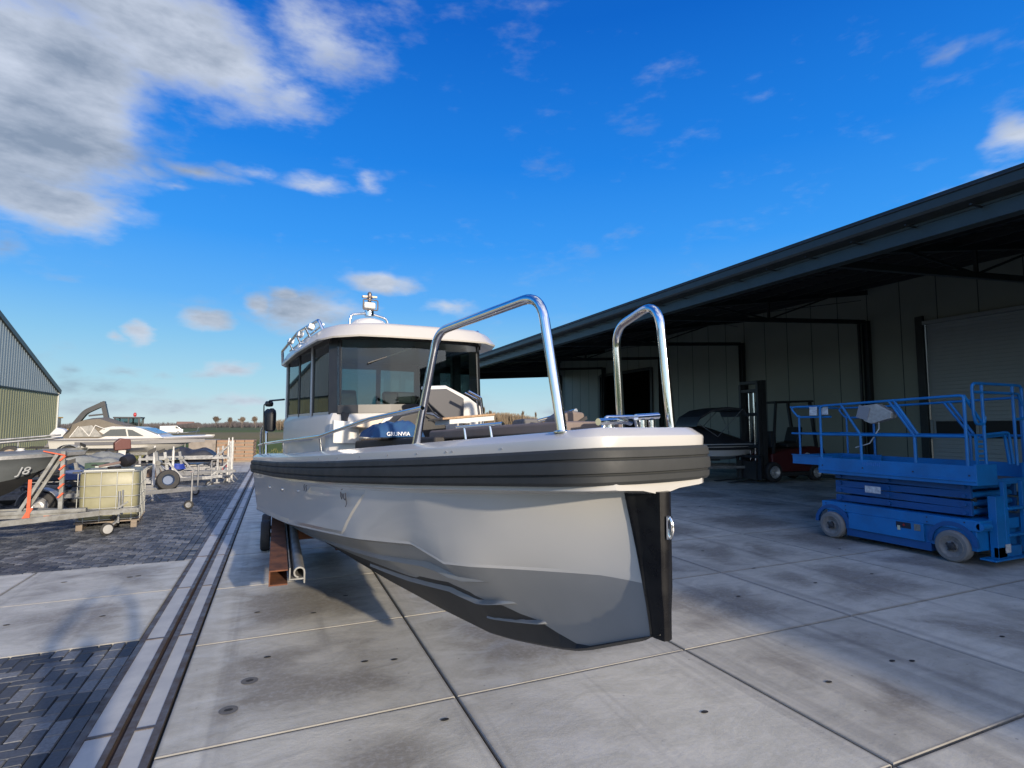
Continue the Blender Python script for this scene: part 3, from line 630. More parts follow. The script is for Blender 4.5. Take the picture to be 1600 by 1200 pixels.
DT = [(-46.0, 510, 1.3, 'leftmost of the bare trees in a row on the horizon'), (-36.6, 508, 1.2, 'second bare tree from the left in the row on the horizon'), (-26.9, 503, 1.25, 'middle bare tree of the row on the horizon'),
      (-16.5, 498, 1.3, 'fourth bare tree from the left in the row on the horizon'), (-6.6, 494, 1.28, 'bare tree of the horizon row nearest to the boat rail')]
for i, (x, y, s_, lb) in enumerate(DT):
    o = base_tree if i == 0 else copy_tree(base_tree)
    o.location = (x, y, 0); o.scale = (s_, s_, s_); o.rotation_euler = (0, 0, i * 1.7); tag(o, lb, 'tree', 'row of bare trees on the horizon')
# far woods: a mass of bare crowns, one object each stretch
def woods(name, pts, hmin, hmax, n, m, seed, depth=18):
    rr = random.Random(seed); g = G()
    for i in range(n):
        t = rr.random() * (len(pts) - 1); a_ = Vector(pts[int(t)]); b_ = Vector(pts[min(int(t) + 1, len(pts) - 1)]); p = a_.lerp(b_, t - int(t)); p.y += rr.uniform(-depth, depth); p.z = -.1
        env = .62 + .38 * noise.noise(Vector((p.x * .035, p.y * .01, seed))) * 1.5
        h = rr.uniform(hmin, hmax) * env
        for q in range(9):
            bz = rr.uniform(.0, .55) * h; top = h * rr.uniform(.75, 1.0); dx = rr.uniform(-.16, .16) * h; w = .012 * h + .03
            c = Vector((p.x + rr.uniform(-.1, .1) * h, p.y + rr.uniform(-1, 1), bz)); e_ = Vector((c.x + dx, c.y + rr.uniform(-.8, .8), top))
            k = g.pts([c + Vector((-w, 0, 0)), c + Vector((w, 0, 0)), e_ + Vector((w * .3, 0, 0)), e_ - Vector((w * .3, 0, 0))]); g.face((k, k + 1, k + 2, k + 3))
    return tag(g.build(name, m, fix=False), kind='stuff')
woodm = mat('far_wood', (.075, .07, .075), 1., nz=(.05, .6), col2=(.12, .10, .09)); thick = mat('thicket_twigs', (.20, .15, .095), .95, nz=(.15, .9), col2=(.11, .085, .06))
woods('distant_woodland', [(-420, 560, 0), (-260, 640, 0), (-60, 640, 0), (60, 640, 0)], 3, 8, 6500, woodm, 2, 30)
woods('distant_woodland', [(-140, 430, 0), (-70, 470, 0), (-55, 480, 0)], 4, 7, 1500, woodm, 8, 12)
woods('distant_thicket', [(40, 185, 0), (75, 170, 0), (110, 150, 0)], 5.0, 8.0, 3600, thick, 5, 8)
woods('distant_thicket', [(0, 260, 0), (60, 250, 0), (160, 220, 0)], 3.5, 6, 2600, thick, 6, 10)
pop = bare_tree('poplar_tree', 13, .22, 9, 5, .022, .9, thick)
PO = [(56.5, 176, .78), (58.6, 176, .86), (60.2, 175, .80), (64.0, 172, .84), (66.0, 172, .72), (76.5, 168, .70), (80.5, 166, .66)]
for i, (x, y, s_) in enumerate(PO):
    o = pop if i == 0 else copy_tree(pop)
    o.location = (x, y, 0); o.scale = (s_ * .7, s_ * .7, s_); o.rotation_euler = (0, 0, i * 2.1); tag(o, ['leftmost', 'second', 'third', 'fourth', 'fifth', 'sixth', 'rightmost'][i] + ' narrow bare poplar, counted from the left, above the brown thicket beyond the yard', 'tree', 'poplars above the thicket')
# far farm houses
def farmhouse(x, y, w_, d_, h_, label, wall):
    r = empty('farmhouse', (x, y, 0), .2, label, 'house'); g = G(); g.box(-w_ / 2, w_ / 2, -d_ / 2, d_ / 2, 0, h_); g.build('wall', wall, r)
    g = G(); g.prism([(-w_ / 2 - .3, -d_ / 2 - .3, h_), (-w_ / 2 - .3, 0, h_ + d_ * .45), (-w_ / 2 - .3, d_ / 2 + .3, h_)], (w_ + .6, 0, 0)); g.build('roof', mat('farm_roof', (.16, .10, .08), .8), r)
    g = G()
    for k in range(3): g.box(-w_ * .35 + k * w_ * .28, -w_ * .35 + k * w_ * .28 + 1.0, -d_ / 2 - .03, -d_ / 2 + .05, 1, 2.3)
    g.build('windows', mat('dark_window', (.01, .011, .011), .12, spec=.8), r)
farmhouse(-190, 560, 12, 8, 3.2, 'tiny white farmhouse at the edge of the far woods left', white)
farmhouse(-75, 560, 13, 7, 2.4, 'tiny pale farmhouse below the far tree row', mat('pale_render', (.6, .56, .42), .8))

# ================================================================ THE MAIN BOAT  (local x = aft from the stem, y = starboard, z up)
boat = empty('motorboat', (1.778, 2.228, 0), radians(98.66), 'large pale grey cabin motorboat with black stem guard and tall steel bow rails, nearest', 'boat')
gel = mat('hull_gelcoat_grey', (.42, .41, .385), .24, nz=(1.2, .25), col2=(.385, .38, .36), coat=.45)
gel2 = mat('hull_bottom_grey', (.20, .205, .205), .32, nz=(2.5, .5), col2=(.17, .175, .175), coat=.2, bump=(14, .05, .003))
anti = mat('antifouling_black', (.016, .017, .018), .6, nz=(6, .6), col2=(.03, .03, .03))
deckm = mat('deck_gelcoat', (.44, .43, .405), .26, nz=(4, .2), col2=(.40, .39, .37), coat=.4)
fend = mat('rub_rail_rubber', (.036, .038, .038), .60, nz=(5, .6), col2=(.026, .028, .028), spec=.3, rv=.08, bump=(25, .08, .002))
GS = [(7.25, 1.05), (6.2, 1.05), (5.2, 1.045), (4.5, 1.03), (3.7, 1.0), (3.2, .98), (2.7, .94), (2.2, .88), (1.85, .83), (1.55, .78), (1.25, .725), (1.0, .675), (.75, .615), (.55, .575), (.38, .54), (.25, .515), (.15, .485), (.08, .45), (.03, .405), (.0, .35), (-.018, .27), (-.03, .16), (-.034, .06)]
gx = [p[0] for p in reversed(GS)]; gy = [p[1] for p in reversed(GS)]
gun = lambda s: interp(s, gx, gy)
zs = lambda s: interp(s, [0, .6, 1.5, 3, 5, 7.3], [1.895, 1.85, 1.785, 1.685, 1.57, 1.47])        # top of the rub rail
kf = lambda s: interp(s, [-.02, .07, .15, .24, .34, .44, .62, .8, 1.01, 1.38, 1.7, 2.5, 4, 7.3], [.985, .945, .91, .87, .825, .78, .70, .65, .60, .52, .465, .405, .32, .2])
z1 = lambda s: interp(s, [0, .33, .73, 1.0, 1.46, 1.8, 1.83, 2.1, 2.83, 4.75, 7.3], [1.205, 1.20, 1.155, 1.125, 1.075, 1.15, 1.15, 1.125, 1.06, .885, .72])
b1 = lambda s: max(.034, gun(s) * interp(s, [-.03, .1, .5, 1.2, 2.5, 5], [.03, .07, .28, .62, .86, .90]))
bt = lambda s: interp(s, [-.03, .04, .12, .25, .4, .65, .95, 1.55, 2.2, 3, 4.5, 7.3], [.030, .042, .065, .13, .225, .37, .52, .69, .81, .91, .985, 1.01])
fb = lambda s: interp(s, [.60, .8, .96, 1.0, 1.2, 1.26, 1.5, 1.9, 2.3, 2.36, 3.4, 7.3], [0.015, .13, .24, .23, .33, .32, .41, .38, .37, .34, .34, .34])
def hull_rows(s, sg):
    k = kf(s); B1 = b1(s); Z1 = z1(s); zb = zs(s) - .178; zt = zb - .055; Bt = bt(s); F = min(.62, fb(s) * 1.45)
    P = lambda f: (s, sg * (.012 + (B1 - .012) * (f - .05 * sin(pi * f))), k + f * (Z1 - k))
    ch = interp(s, [1.3, 1.8, 7.3], [0, .055, .075])       # chine flat
    r = [(s, sg * .010, k - .012 if s > .1 else k), (s, sg * (.016 + .02), k + .006), P(max(F, .03)), P(max(F, .03) + .15), P(.8 if F < .6 else .9), (s, sg * (B1 - ch), Z1 - ch * .45), (s, sg * (B1 + .0005), Z1), (s, sg * (B1 + .004), Z1 + .018)]
    # topsides: the columns lean aft-down so that the two diagonal creases run along mesh edges
    sh = interp(s, [1.0, 2.83, 4.75, 7.25], [0, .62, 1.22, 0]); up_ = interp(s, [2.82, 2.85, 4.735, 4.765], [0, .013, .013, -.012]) if s > 1.9 else 0
    for q in (.12, .34, .56, .78, .92):
        x = s - sh * q; zq = z1(x) + (zs(x) - .233 - z1(x)) * q
        zz = Z1 + (zq - Z1) * min(1, q * 1.6); w = b1(x) + (bt(x) - b1(x)) * q + .010 * sin(pi * q) * interp(x, [0, .8], [0, 1])
        r.append((x, sg * (w + up_ * (1 if .1 < q < .9 else .6)), zq))
    s = s - sh; zb = zs(s) - .178; zt = zb - .055; Bt = bt(s)
    Bf = max(gun(s) - .045, .06)
    r += [(s, sg * Bt, zt), (s, sg * (Bt + (Bf - Bt) * .35), zt + .020), (s, sg * (Bt + (Bf - Bt) * .92), zt + .030), (s, sg * Bf, zt + .034), (s, sg * Bf, zb + .02)]
    return r
SS = [.0, .02, .05, .09, .14, .2, .27, .35, .45, .55, .66, .8, .95, 1.08, 1.2, 1.35, 1.46, 1.5, 1.62, 1.72, 1.8, 1.83, 1.95, 2.1, 2.17, 2.24, 2.36, 2.49, 2.55, 2.62, 2.7, 2.8, 2.82, 2.85, 3.0, 3.3, 3.6, 3.9, 4.2, 4.5, 4.735, 4.765, 5.0, 5.4, 5.8, 6.2, 6.6, 7.0, 7.25]
g = G(); nrow = len(hull_rows(1, 1))
for sg in (1, -1):
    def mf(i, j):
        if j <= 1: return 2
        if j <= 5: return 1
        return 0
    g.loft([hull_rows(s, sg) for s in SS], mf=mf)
# flange front between the two sides, stem face and transom
g.cur = 0
a_ = hull_rows(SS[0], 1); b_ = hull_rows(SS[0], -1)
g.loft([a_, b_])
a_ = hull_rows(SS[-1], 1); b_ = hull_rows(SS[-1], -1); g.loft([a_, b_])
hull = g.build('hull', [gel, gel2, anti], boat, smooth=13)
# spray rails
for (s0, s1, f0, f1, w_) in ((1.16, 6.9, .80, .62, .05), (1.05, 3.6, .53, .36, .05), (.86, 1.5, .30, .25, .035)):
    for sg in (1, -1):
        g = G(); rows = []; n_ = 26
        for i in range(n_ + 1):
            t = i / n_; s = s0 + (s1 - s0) * t ** 1.25; f = interp(t ** 1.25, [0, .12, 1], [f0, f0 - (f0 - f1) * .35, f1]); w = w_ * min(1, t * 9 + .02)
            def P(f): return Vector((s, sg * (.012 + (b1(s) - .012) * (f - .05 * sin(pi * f))), kf(s) + f * (z1(s) - kf(s))))
            A = P(f); C_ = P(f + .11); tip = A + Vector((0, sg * w, .004)); rows.append([A - Vector((0, sg * .05, .0)), A - Vector((0, 0, .004)), tip, tip + Vector((0, 0, .008)), C_ - Vector((0, sg * .05, 0))])
        g.loft(rows, cap=True); g.build('spray_rail', gel2, hull, smooth=40)
# stem guard
g = G(); rows = []
def hbs(x, z):
    if z <= z1(x): return .012 + (b1(x) - .012) * max(0, (z - kf(x)) / (z1(x) - kf(x)))
    return b1(x) + (bt(x) - b1(x)) * min(1, (z - z1(x)) / (zs(x) - .233 - z1(x)))
for z in (.955, 1.0, 1.1, 1.2, 1.35, 1.5, 1.62, 1.672):
    t = (z - .955) / .71; s_e = .070 + .10 * t; side = []
    for q, o_ in ((1, .010), (.86, .016), (.78, .009), (.66, .010), (.45, .010), (.22, .008), (.0, .007)): side.append((s_e * q - .004, max(hbs(s_e * q, z), .022) + o_))
    x0 = -.036 + .010 * (1 - t); side += [(-.022, max(hbs(0, z), .022) + .004), (x0 + .005, .020), (x0, .008)]
    rows.append([(x, y, z) for x, y in side] + [(x, -y, z) for x, y in reversed(side)])
g.loft(rows, cap=True); sg_ = g.build('stem_guard', mat('stem_guard_black', (.006, .006, .007), .30, nz=(9, .7), col2=(.012, .012, .012), spec=.25, rv=.1, bump=(12, .12, .004)), boat, smooth=40)
g = G(); g.tube([(-.035 + .0, .0, 1.552)] + [(-.040 - .026 * sin(a), 0, 1.50 + .052 * cos(a) - .0) for a in [k * pi / 10 for k in range(1, 10)]] + [(-.035, 0, 1.448)], .007, 8)
g.cbox((-.046, 0, 1.50), (.010, .034, .11)); g.build('bow_eye', chrome, sg_, smooth=40)
# rub rail swept round the bow
path = [(x, y) for x, y in GS] + [(x, -y) for x, y in reversed(GS)]
def sweep(g, path, prof, zf):
    rows = []; n_ = len(path)
    for i, (x, y) in enumerate(path):
        a = Vector(path[max(0, i - 1)]); b = Vector(path[min(n_ - 1, i + 1)]); t = (b - a).normalized(); nn = Vector((t.y, -t.x)) * -1
        if nn.dot(Vector((x - 2.0, y))) < 0 and abs(y) > .3 or (abs(y) <= .3 and nn.x > 0): nn = -nn
        rows.append([(x + nn.x * o, y + nn.y * o, zf(x) + h) for o, h in prof])
    g.loft(rows, cap=True)
g = G(); sweep(g, path, [(-.05, 0.002), (-.012, 0.002), (-.002, -.012), (.002, -.045), (-.006, -.050), (-.008, -.056), (0.004, -.061), (.008, -.09), (.006, -.117), (-.006, -.122), (-.008, -.128), (.002, -.133), (.0, -.160), (-.014, -.176), (-.05, -.180)], zs)
g.build('rub_rail', fend, boat, smooth=25)
# deck moulding
def inner(x, y, d, smin):
    sgn = 1 if y > 0 else -1
    if x < smin: return (smin, y * max(0.0, (gun(smin) - d)) / max(gun(smin), abs(y), .001) if abs(y) > .01 else 0)
    return (x, sgn * max(gun(x) - d, .02))
rows = []
for i, (x, y) in enumerate(path):
    sgn = 1 if y > 0 else -1; z = zs(x); G_ = abs(y)
    a = Vector(path[max(0, i - 1)]); b = Vector(path[min(len(path) - 1, i + 1)]); t = (b - a).normalized(); nn = Vector((-t.y, t.x))
    if (abs(y) > .3 and nn.y * sgn < 0) or (abs(y) <= .3 and nn.x > 0): nn = -nn
    o = lambda d, h: (x + nn.x * d, y + nn.y * d, z + h)
    ix, iy = inner(x, y, .30, .50); ix2, iy2 = inner(x, y, .315, .515)
    rows.append([o(-.030, -.02), o(-.026, .046), o(-.030, .056), o(-.085, .092), o(-.098, .096), (ix, iy, zs(ix) + .100), (ix2, iy2, zs(ix) + .092), (ix2 + .01, iy2 * .985, zs(ix) - .42)])
g = G(); g.loft(rows); deck = g.build('deck', deckm, boat, smooth=30)
g = G(); fl = [inner(x, y, .31, .52) for x, y in path]; g.face(list(reversed(range(g.pts([(x, y, zs(x) - .40) for x, y in fl]), len(fl))))); g.build('cockpit_floor', mat('teak_floor', (.16, .11, .07), .7, nz=(6, .7), stretch=(1, 8, 1)), boat)
# snaps along the toe rail
g = G()
for s in (.62, 1.04, 1.10, 1.42, 1.80, 2.25, 2.7, 3.2, 3.9):
    y = gun(s) - .027; g.cyl((s, y - .01, zs(s) + .026), (s, y + .003, zs(s) + .026), .006, n=8)
g.build('deck_snaps', chrome, deck, smooth=40)
# fittings on the topsides
g = G()
for s, z, r_ in ((4.9, 1.26, .022), (4.1, 1.32, .012), (5.8, 1.2, .02)):
    y = b1(s) + (bt(s) - b1(s)) * (z - z1(s)) / (zs(s) - .233 - z1(s)) + .004; g.cyl((s, y - .02, z), (s, y + .004, z), r_, n=12)
g.build('skin_fittings', chrome, hull, smooth=40)
ins = mat('dark_lettering', (.03, .03, .035), .4)
g = G(); s = 2.62
def hp(s, z): return (s, b1(s) + (bt(s) - b1(s)) * (z - z1(s)) / (zs(s) - .233 - z1(s)) + .040, z)
g.tube([hp(2.62, 1.46), hp(2.63, 1.42), hp(2.62, 1.40), hp(2.60, 1.42), hp(2.60, 1.45)], .0035, 6)
g.tube([hp(2.575, 1.45), hp(2.575, 1.41), hp(2.55, 1.40), hp(2.53, 1.42), hp(2.53, 1.46), hp(2.53, 1.37), hp(2.56, 1.345)], .0035, 6)
g.tube([hp(2.60, 1.478), hp(2.58, 1.485)], .004, 6)
for s in (3.55, 3.62): g.tube([hp(s, 1.43), hp(s + .03, 1.42), hp(s + .03, 1.385), hp(s + .05, 1.37)], .004, 6)
g.build('hull_emblem', ins, hull)

# bow rails: tall hoops
def hoop(pts, r=.0275):
    g = G(); P = arc(pts, .16, 8); g.tube(P, r, 16)
    for p in (pts[0], pts[-1]): g.lathe([(.045, 0), (.045, .006), (.028, .012)], p, (0, 0, 1), 16)
    return g.build('bow_rail', chrome, boat, smooth=50)
hoop([(.27, .415, 1.965), (.40, .455, 2.70), (1.40, .60, 2.63), (1.60, .665, 1.86)])
hoop([(.27, -.385, 1.975), (.31, -.34, 2.745), (.80, -.45, 2.66), (.80, -.49, 1.94)])
# low side rails
for sg in (1, -1):
    g = G(); rail = [(1.50, sg * .66, 2.12), (2.2, sg * .80, 2.05), (3.4, sg * .90, 1.90), (5.0, sg * .955, 1.82), (6.6, sg * .965, 1.74), (7.1, sg * .965, 1.70)]
    g.tube(arc(rail, .3, 4), .0165, 12)
    for s, zt in ((3.42, 1.9), (5.1, 1.82)): g.tube([(s, sg * (gun(s) - .11), zs(s) + .09), (s, sg * (gun(s) - .09), zt)], .012, 10)
    g.build('side_rail', chrome, boat, smooth=50)
    g = G(); g.tube(arc([(6.35, sg * .96, 1.58), (6.4, sg * .96, 1.92), (6.6, sg * .96, 2.02), (6.95, sg * .96, 1.92), (7.0, sg * .96, 1.56)], .06, 5), .015, 10)
    g.tube([(6.7, sg * .96, 1.58), (6.7, sg * .96, 1.98)], .012, 8); g.build('stern_rail', chrome, boat, smooth=50)
# low grab rails on the foredeck, cleat, windlass
def low_rail(p, q, h, legs=2):
    g = G(); P = Vector(p); Q = Vector(q); u = Vector((0, 0, h)); g.tube([P + u - (Q - P) * .12, P + u, Q + u, Q + u + (Q - P) * .12], .011, 10)
    for k in range(legs):
        t = .15 + .7 * k / (legs - 1); c = P.lerp(Q, t); g.tube([c, c + u + (Q - P).normalized() * .02], .009, 8)
    return g.build('grab_rail', chrome, boat, smooth=50)
low_rail((.92, .41, 1.925), (1.30, .47, 1.905), .085)
g = G(); g.tube(arc([(.33, .09, 1.985), (.33, .07, 2.045), (.33, -.15, 2.050), (.33, -.17, 1.985)], .03, 4), .012, 10); g.tube([(.30, .15, 2.02), (.34, -.08, 2.028), (.42, -.2, 2.02)], .020, 10); g.cyl((.36, .02, 1.98), (.36, .02, 2.04), .035, n=14)
g.cyl((.22, -.10, 1.985), (.22, -.10, 2.03), .02, n=10); g.cyl((.22, -.17, 1.985), (.22, -.17, 2.03), .02, n=10); g.tube([(.22, -.05, 2.045), (.22, -.22, 2.055)], .018, 10); g.build('mooring_cleat', chrome, boat, smooth=50)
# cushions
brown = mat('brown_leather', (.16, .125, .105), .6, nz=(9, .5), col2=(.11, .085, .07), bump=(70, .2, .002)); dark = mat('dark_upholstery', (.028, .026, .026), .65, nz=(8, .5), bump=(60, .25, .002)); taupe = mat('grey_upholstery', (.10, .098, .10), .65, bump=(60, .2, .002))
def pad(name, poly, z0, z1_, m, parent=boat, bev=.02):
    g = G(); g.prism([(x, y, z0(x) if callable(z0) else z0) for x, y in poly], (0, 0, z1_)); return g.build(name, m, parent, bevel=bev)
zb_ = lambda x: 1.955 - .05 * x
pad('sun_pad', [(.52, .22), (.52, -.24), (.95, -.34), (2.0, -.56), (2.0, .40), (1.15, .34)], lambda x: 1.975 - .045 * x, .075, brown)
pad('pad_stripe', [(1.05, .31), (1.05, .20), (1.15, .20), (1.15, .336)], 1.937, .069, taupe, bev=.004)
pad('side_cushion', [(1.75, .46), (3.1, .66), (3.1, .40), (1.75, .30)], lambda x: 1.90 - .045 * x, .10, dark)
pad('side_cushion', [(2.05, -.40), (3.1, -.52), (3.1, -.66), (2.05, -.58)], lambda x: 1.90 - .045 * x, .10, dark)
def back_rest(x0, y0, x1, y1, h, m, ang=.5):
    g = G(); d = Vector((x1 - x0, y1 - y0, 0)); l = d.length; d.normalize(); b = Vector((d.y, -d.x, 0)) * -1
    prof = [(0, 0), (.05, .0), (.36, .0), (.30, h * .9), (.22, h), (.16, h)]
    A = [(Vector((x0, y0, 1.945)) + b * (u - .1) + Vector((0, 0, v))) for u, v in prof]; g.prism(A, d * l); return g.build('backrest', m, boat, bevel=.02)
g = G(); g.prism([(1.30, -.30, 1.95), (1.30, -.60, 1.96), (1.30, -.585, 2.10), (1.30, -.44, 2.115), (1.30, -.34, 2.06)], (.30, -.08, -.01)); g.build('backrest', brown, boat, bevel=.02)
g = G(); g.prism([(1.285, -.40, 1.975), (1.285, -.43, 1.975), (1.285, -.60, 2.05), (1.285, -.59, 2.075)], (.01, 0, 0)); g.build('backrest_strap', dark, boat)
g = G(); g.prism([(1.90, -.36, 1.93), (1.90, -.60, 1.94), (1.90, -.57, 2.06), (1.90, -.42, 2.06)], (.25, -.05, -.01)); g.build('backrest', taupe, boat, bevel=.02)
# folded seat panel with pale rim and steel bracket in front of the cabin
g = G(); g.prism([(2.68, .15, 2.36), (2.68, -.06, 2.375), (2.68, -.30, 2.27), (2.68, -.44, 2.18), (2.68, -.44, 1.86), (2.68, -.24, 1.86), (2.68, -.24, 2.22), (2.68, -.055, 2.315), (2.68, .15, 2.33)], (.09, 0, 0)); g.build('console_rim', white, boat, bevel=.008)
g = G(); g.prism([(2.64, .17, 2.30), (2.64, .10, 2.33), (2.64, -.055, 2.34), (2.64, -.235, 2.255), (2.64, -.235, 2.06), (2.64, -.06, 2.05), (2.64, .12, 2.20)], (.08, 0, 0)); g.build('seat_back', mat('charcoal_vinyl', (.06, .06, .066), .55, bump=(50, .2, .002)), boat, bevel=.012)
g = G(); g.tube(arc([(2.3, -.10, 2.30), (2.3, -.225, 2.245), (2.3, -.25, 2.08), (2.3, -.25, 1.93)], .03, 4), .013, 10); g.tube(arc([(2.37, -.10, 2.29), (2.37, -.225, 2.235), (2.37, -.25, 2.08), (2.37, -.25, 1.93)], .03, 4), .010, 10); g.build('seat_bracket', chrome, boat, smooth=50)
g = G(); g.prism([(2.0, .28, 2.045), (2.0, -.20, 2.085), (2.30, -.20, 2.075), (2.30, .28, 2.035)], (0, 0, .018)); tb = g.build('table_top', mat('table_wood', (.38, .24, .13), .5, nz=(4, .8), stretch=(1, 9, 1)), boat, bevel=.004)
g = G(); g.prism([(2.0, .22, 2.012), (2.0, -.19, 2.045), (2.28, -.19, 2.035), (2.28, .22, 2.002)], (0, 0, .036)); g.cyl((2.14, 0, 1.5), (2.14, 0, 2.02), .03); g.build('table_base', white, boat, smooth=40)
# padded black hatch lump with cable
g = G(); g.prism([(2.75, .46, 1.98), (2.75, .34, 2.09), (2.75, .18, 2.13), (2.75, .02, 2.10), (2.75, -.10, 2.02), (2.75, -.12, 1.86), (2.75, .46, 1.86)], (.22, 0, 0)); g.build('hatch_cover', blackp, boat, bevel=.015)
g = G(); g.tube([(2.62, .18, 2.28), (2.6, .17, 2.21), (2.6, .10, 2.12), (2.6, .0, 2.06), (2.62, -.06, 2.06)], .007, 8); g.build('cable', blackp, boat, smooth=50)
# white seat mouldings to starboard
cream = mat('cream_upholstery', (.62, .52, .40), .55, nz=(5, .3))
g = G(); g.prism([(2.95, .70, 1.99), (2.95, .62, 2.05), (2.95, .40, 2.10), (2.95, .46, 2.02), (2.95, .58, 1.975)], (.20, .02, 0)); g.build('armrest', cream, boat, bevel=.012)
g = G(); g.prism([(3.15, .84, 1.84), (3.15, .84, 2.05), (3.15, .60, 2.03), (3.15, .60, 1.83)], (.05, 0, 0)); g.build('coaming_panel', white, boat, bevel=.008)
g = G(); g.box(2.95, 3.1, .42, .60, 1.80, 1.88); g.build('wood_step', mat('table_wood'), boat, bevel=.004)

# ---- cabin
cab_z = lambda b: -.028 * b
cabin = empty('cabin', (0, 0, 0)); cabin.parent = boat
CB = [(3.14, 0), (3.16, .3), (3.22, .6), (3.34, .80), (3.42, .825), (5.35, .88)]           # plan of the glass line, starboard half
plan = CB + []
def ring(off, z, z_aft=None):
    o = []
    for x, y in CB: o.append((x - off * (1 if y < .79 else .3), y + (off if y > .7 else off * y), z + cab_z(y) + (0 if z_aft is None else (z_aft - z) * (x - 3.14) / 2.2)))
    full = [(x, -y, z + cab_z(-y) + (0 if z_aft is None else (z_aft - z) * (x - 3.14) / 2.2)) for (x, y, zz) in reversed(o[1:])] + o
    return full
g = G(); g.loft([ring(.03, 1.55), ring(.03, 2.06), ring(-.0, 2.14), ring(-.03, 2.145)]); g.build('coaming', deckm, cabin, smooth=30)
tint = glass('tinted_glass', (.34, .44, .44)); tint2 = glass('side_glass', (.42, .52, .52))
fr_ = blackp
F0 = [(3.14, 0), (3.16, .3), (3.22, .6), (3.31, .77)]
def front_ring(z, dx=0):
    o = [(x + dx, y, z + cab_z(y)) for x, y in F0]; return [(x, -y, z + cab_z(-y)) for x, y, _ in [(a + dx, b, 0) for a, b in reversed(F0[1:])]] + o
g = G(); g.loft([front_ring(2.20), front_ring(2.88, .05)]); g.build('windscreen', tint, cabin, fix=False)
g = G()   # black frame round the screen
def frame_strip(z0, z1_, dx0, dx1, th=.03):
    A = front_ring(z0, dx0 - .012); B_ = front_ring(z1_, dx1 - .012); C_ = front_ring(z1_, dx1 + th); D = front_ring(z0, dx0 + th); g.loft([A, B_, C_, D, A])
frame_strip(2.135, 2.215, 0, .006); frame_strip(2.85, 2.905, .045, .052)
for sg in (1, -1):
    z_ = cab_z(sg * .8)
    g.prism([(3.285, sg * .745, 2.13 + z_), (3.40, sg * .83, 2.13 + z_), (3.44, sg * .80, 2.13 + z_), (3.33, sg * .72, 2.13 + z_)], (.05, 0, .78))
g.build('windscreen_frame', fr_, cabin)
g = G(); g.bar((3.22, .04, 2.79), (3.2, .52, 2.60), .012, .01); g.build('wiper', blackp, cabin)
pg = mat('pillar_grey', (.46, .46, .45), .4)
for sg in (1, -1):
    z_ = cab_z(sg * .84); yb = lambda x: sg * interp(x, [3.4, 5.35], [.825, .88]); top = 2.84
    g = G()
    for x0, x1 in ((3.43, 3.98), (4.08, 4.62), (4.72, 5.22)): g.prism([(x0, yb(x0), 2.16 + z_), (x1, yb(x1), 2.16 + z_), (x1 + .03, yb(x1), top + z_), (x0 + .03, yb(x0), top + z_)], (0, -sg * .008, 0))
    g.build('side_window', tint2, cabin, fix=False)
    g = G()
    for x0, w_ in ((3.98, .05), (4.62, .05), (5.22, .06)): g.prism([(x0, yb(x0) + sg * .008, 1.6), (x0 + w_, yb(x0) + sg * .008, 1.6), (x0 + w_ + .03, yb(x0) + sg * .008, top + z_), (x0 + .03, yb(x0) + sg * .008, top + z_)], (0, -sg * .06, 0))
    g.build('door_pillar', fr_, cabin, bevel=.004)
    g = G()
    for x0, w_ in ((4.035, .05), (5.30, .05)): g.prism([(x0, yb(x0) + sg * .014, 1.6), (x0 + w_, yb(x0) + sg * .014, 1.6), (x0 + w_ + .03, yb(x0) + sg * .014, top + z_ + .02), (x0 + .03, yb(x0) + sg * .014, top + z_ + .02)], (0, -sg * .07, 0))
    g.build('door_post', pg, cabin, bevel=.006)
    g = G(); g.prism([(3.42, yb(3.42) + sg * .004, 1.6), (5.32, yb(5.3) + sg * .004, 1.55), (5.32, yb(5.3) + sg * .004, 2.155 + z_), (3.42, yb(3.42) + sg * .004, 2.155 + z_)], (0, -sg * .04, 0)); g.build('side_panel', deckm, cabin)
    g = G(); g.prism([(3.42, yb(3.42) + sg * .006, top - .01 + z_), (5.36, yb(5.3) + sg * .006, top - .01 + z_), (5.36, yb(5.3) + sg * .006, top + .06 + z_), (3.42, yb(3.42) + sg * .006, top + .06 + z_)], (0, -sg * .05, 0)); g.build('top_rail', fr_, cabin)
# aft bulkhead frame and window
g = G()
for y0, y1 in ((-.86, -.80), (-.30, -.25), (.25, .30), (.80, .86)): g.box(5.28, 5.33, y0, y1, 1.6, 2.84)
g.box(5.28, 5.33, -.86, .86, 2.76, 2.86); g.box(5.285, 5.325, -.86, .86, 2.10, 2.16); g.build('aft_frame', fr_, cabin)
g = G(); g.box(5.30, 5.308, -.80, -.30, 2.16, 2.76); g.box(5.30, 5.308, -.25, .25, 2.16, 2.76); g.box(5.30, 5.308, .30, .80, 2.16, 2.76); g.build('aft_window', tint2, cabin, fix=False)
# interior: dash, wheel, seats
g = G(); g.prism([(3.2, -.74, 1.9), (3.26, -.74, 2.13), (3.75, -.74, 2.20), (3.80, -.74, 1.9)], (0, 1.48, 0)); g.build('dashboard', dark, cabin, bevel=.02)
g = G(); wc = Vector((3.82, -.38, 2.18)); g.tube([wc + Vector((.06 * cos(a) * .6, .17 * sin(a), .16 * cos(a))) for a in [k * pi / 12 for k in range(24)]], .012, 8, closed=True); g.tube([wc, (3.72, -.38, 2.1)], .02, 8); g.build('steering_wheel', blackp, cabin, smooth=50)
for y in (-.42, .36):
    g = G(); g.box(4.35, 4.80, y - .24, y + .24, 1.82, 1.94); g.prism([(4.72, y - .23, 1.9), (4.84, y - .23, 1.9), (4.92, y - .21, 2.42), (4.84, y - .21, 2.45)], (0, .44, 0)); g.build('helm_seat', dark, cabin, bevel=.03)
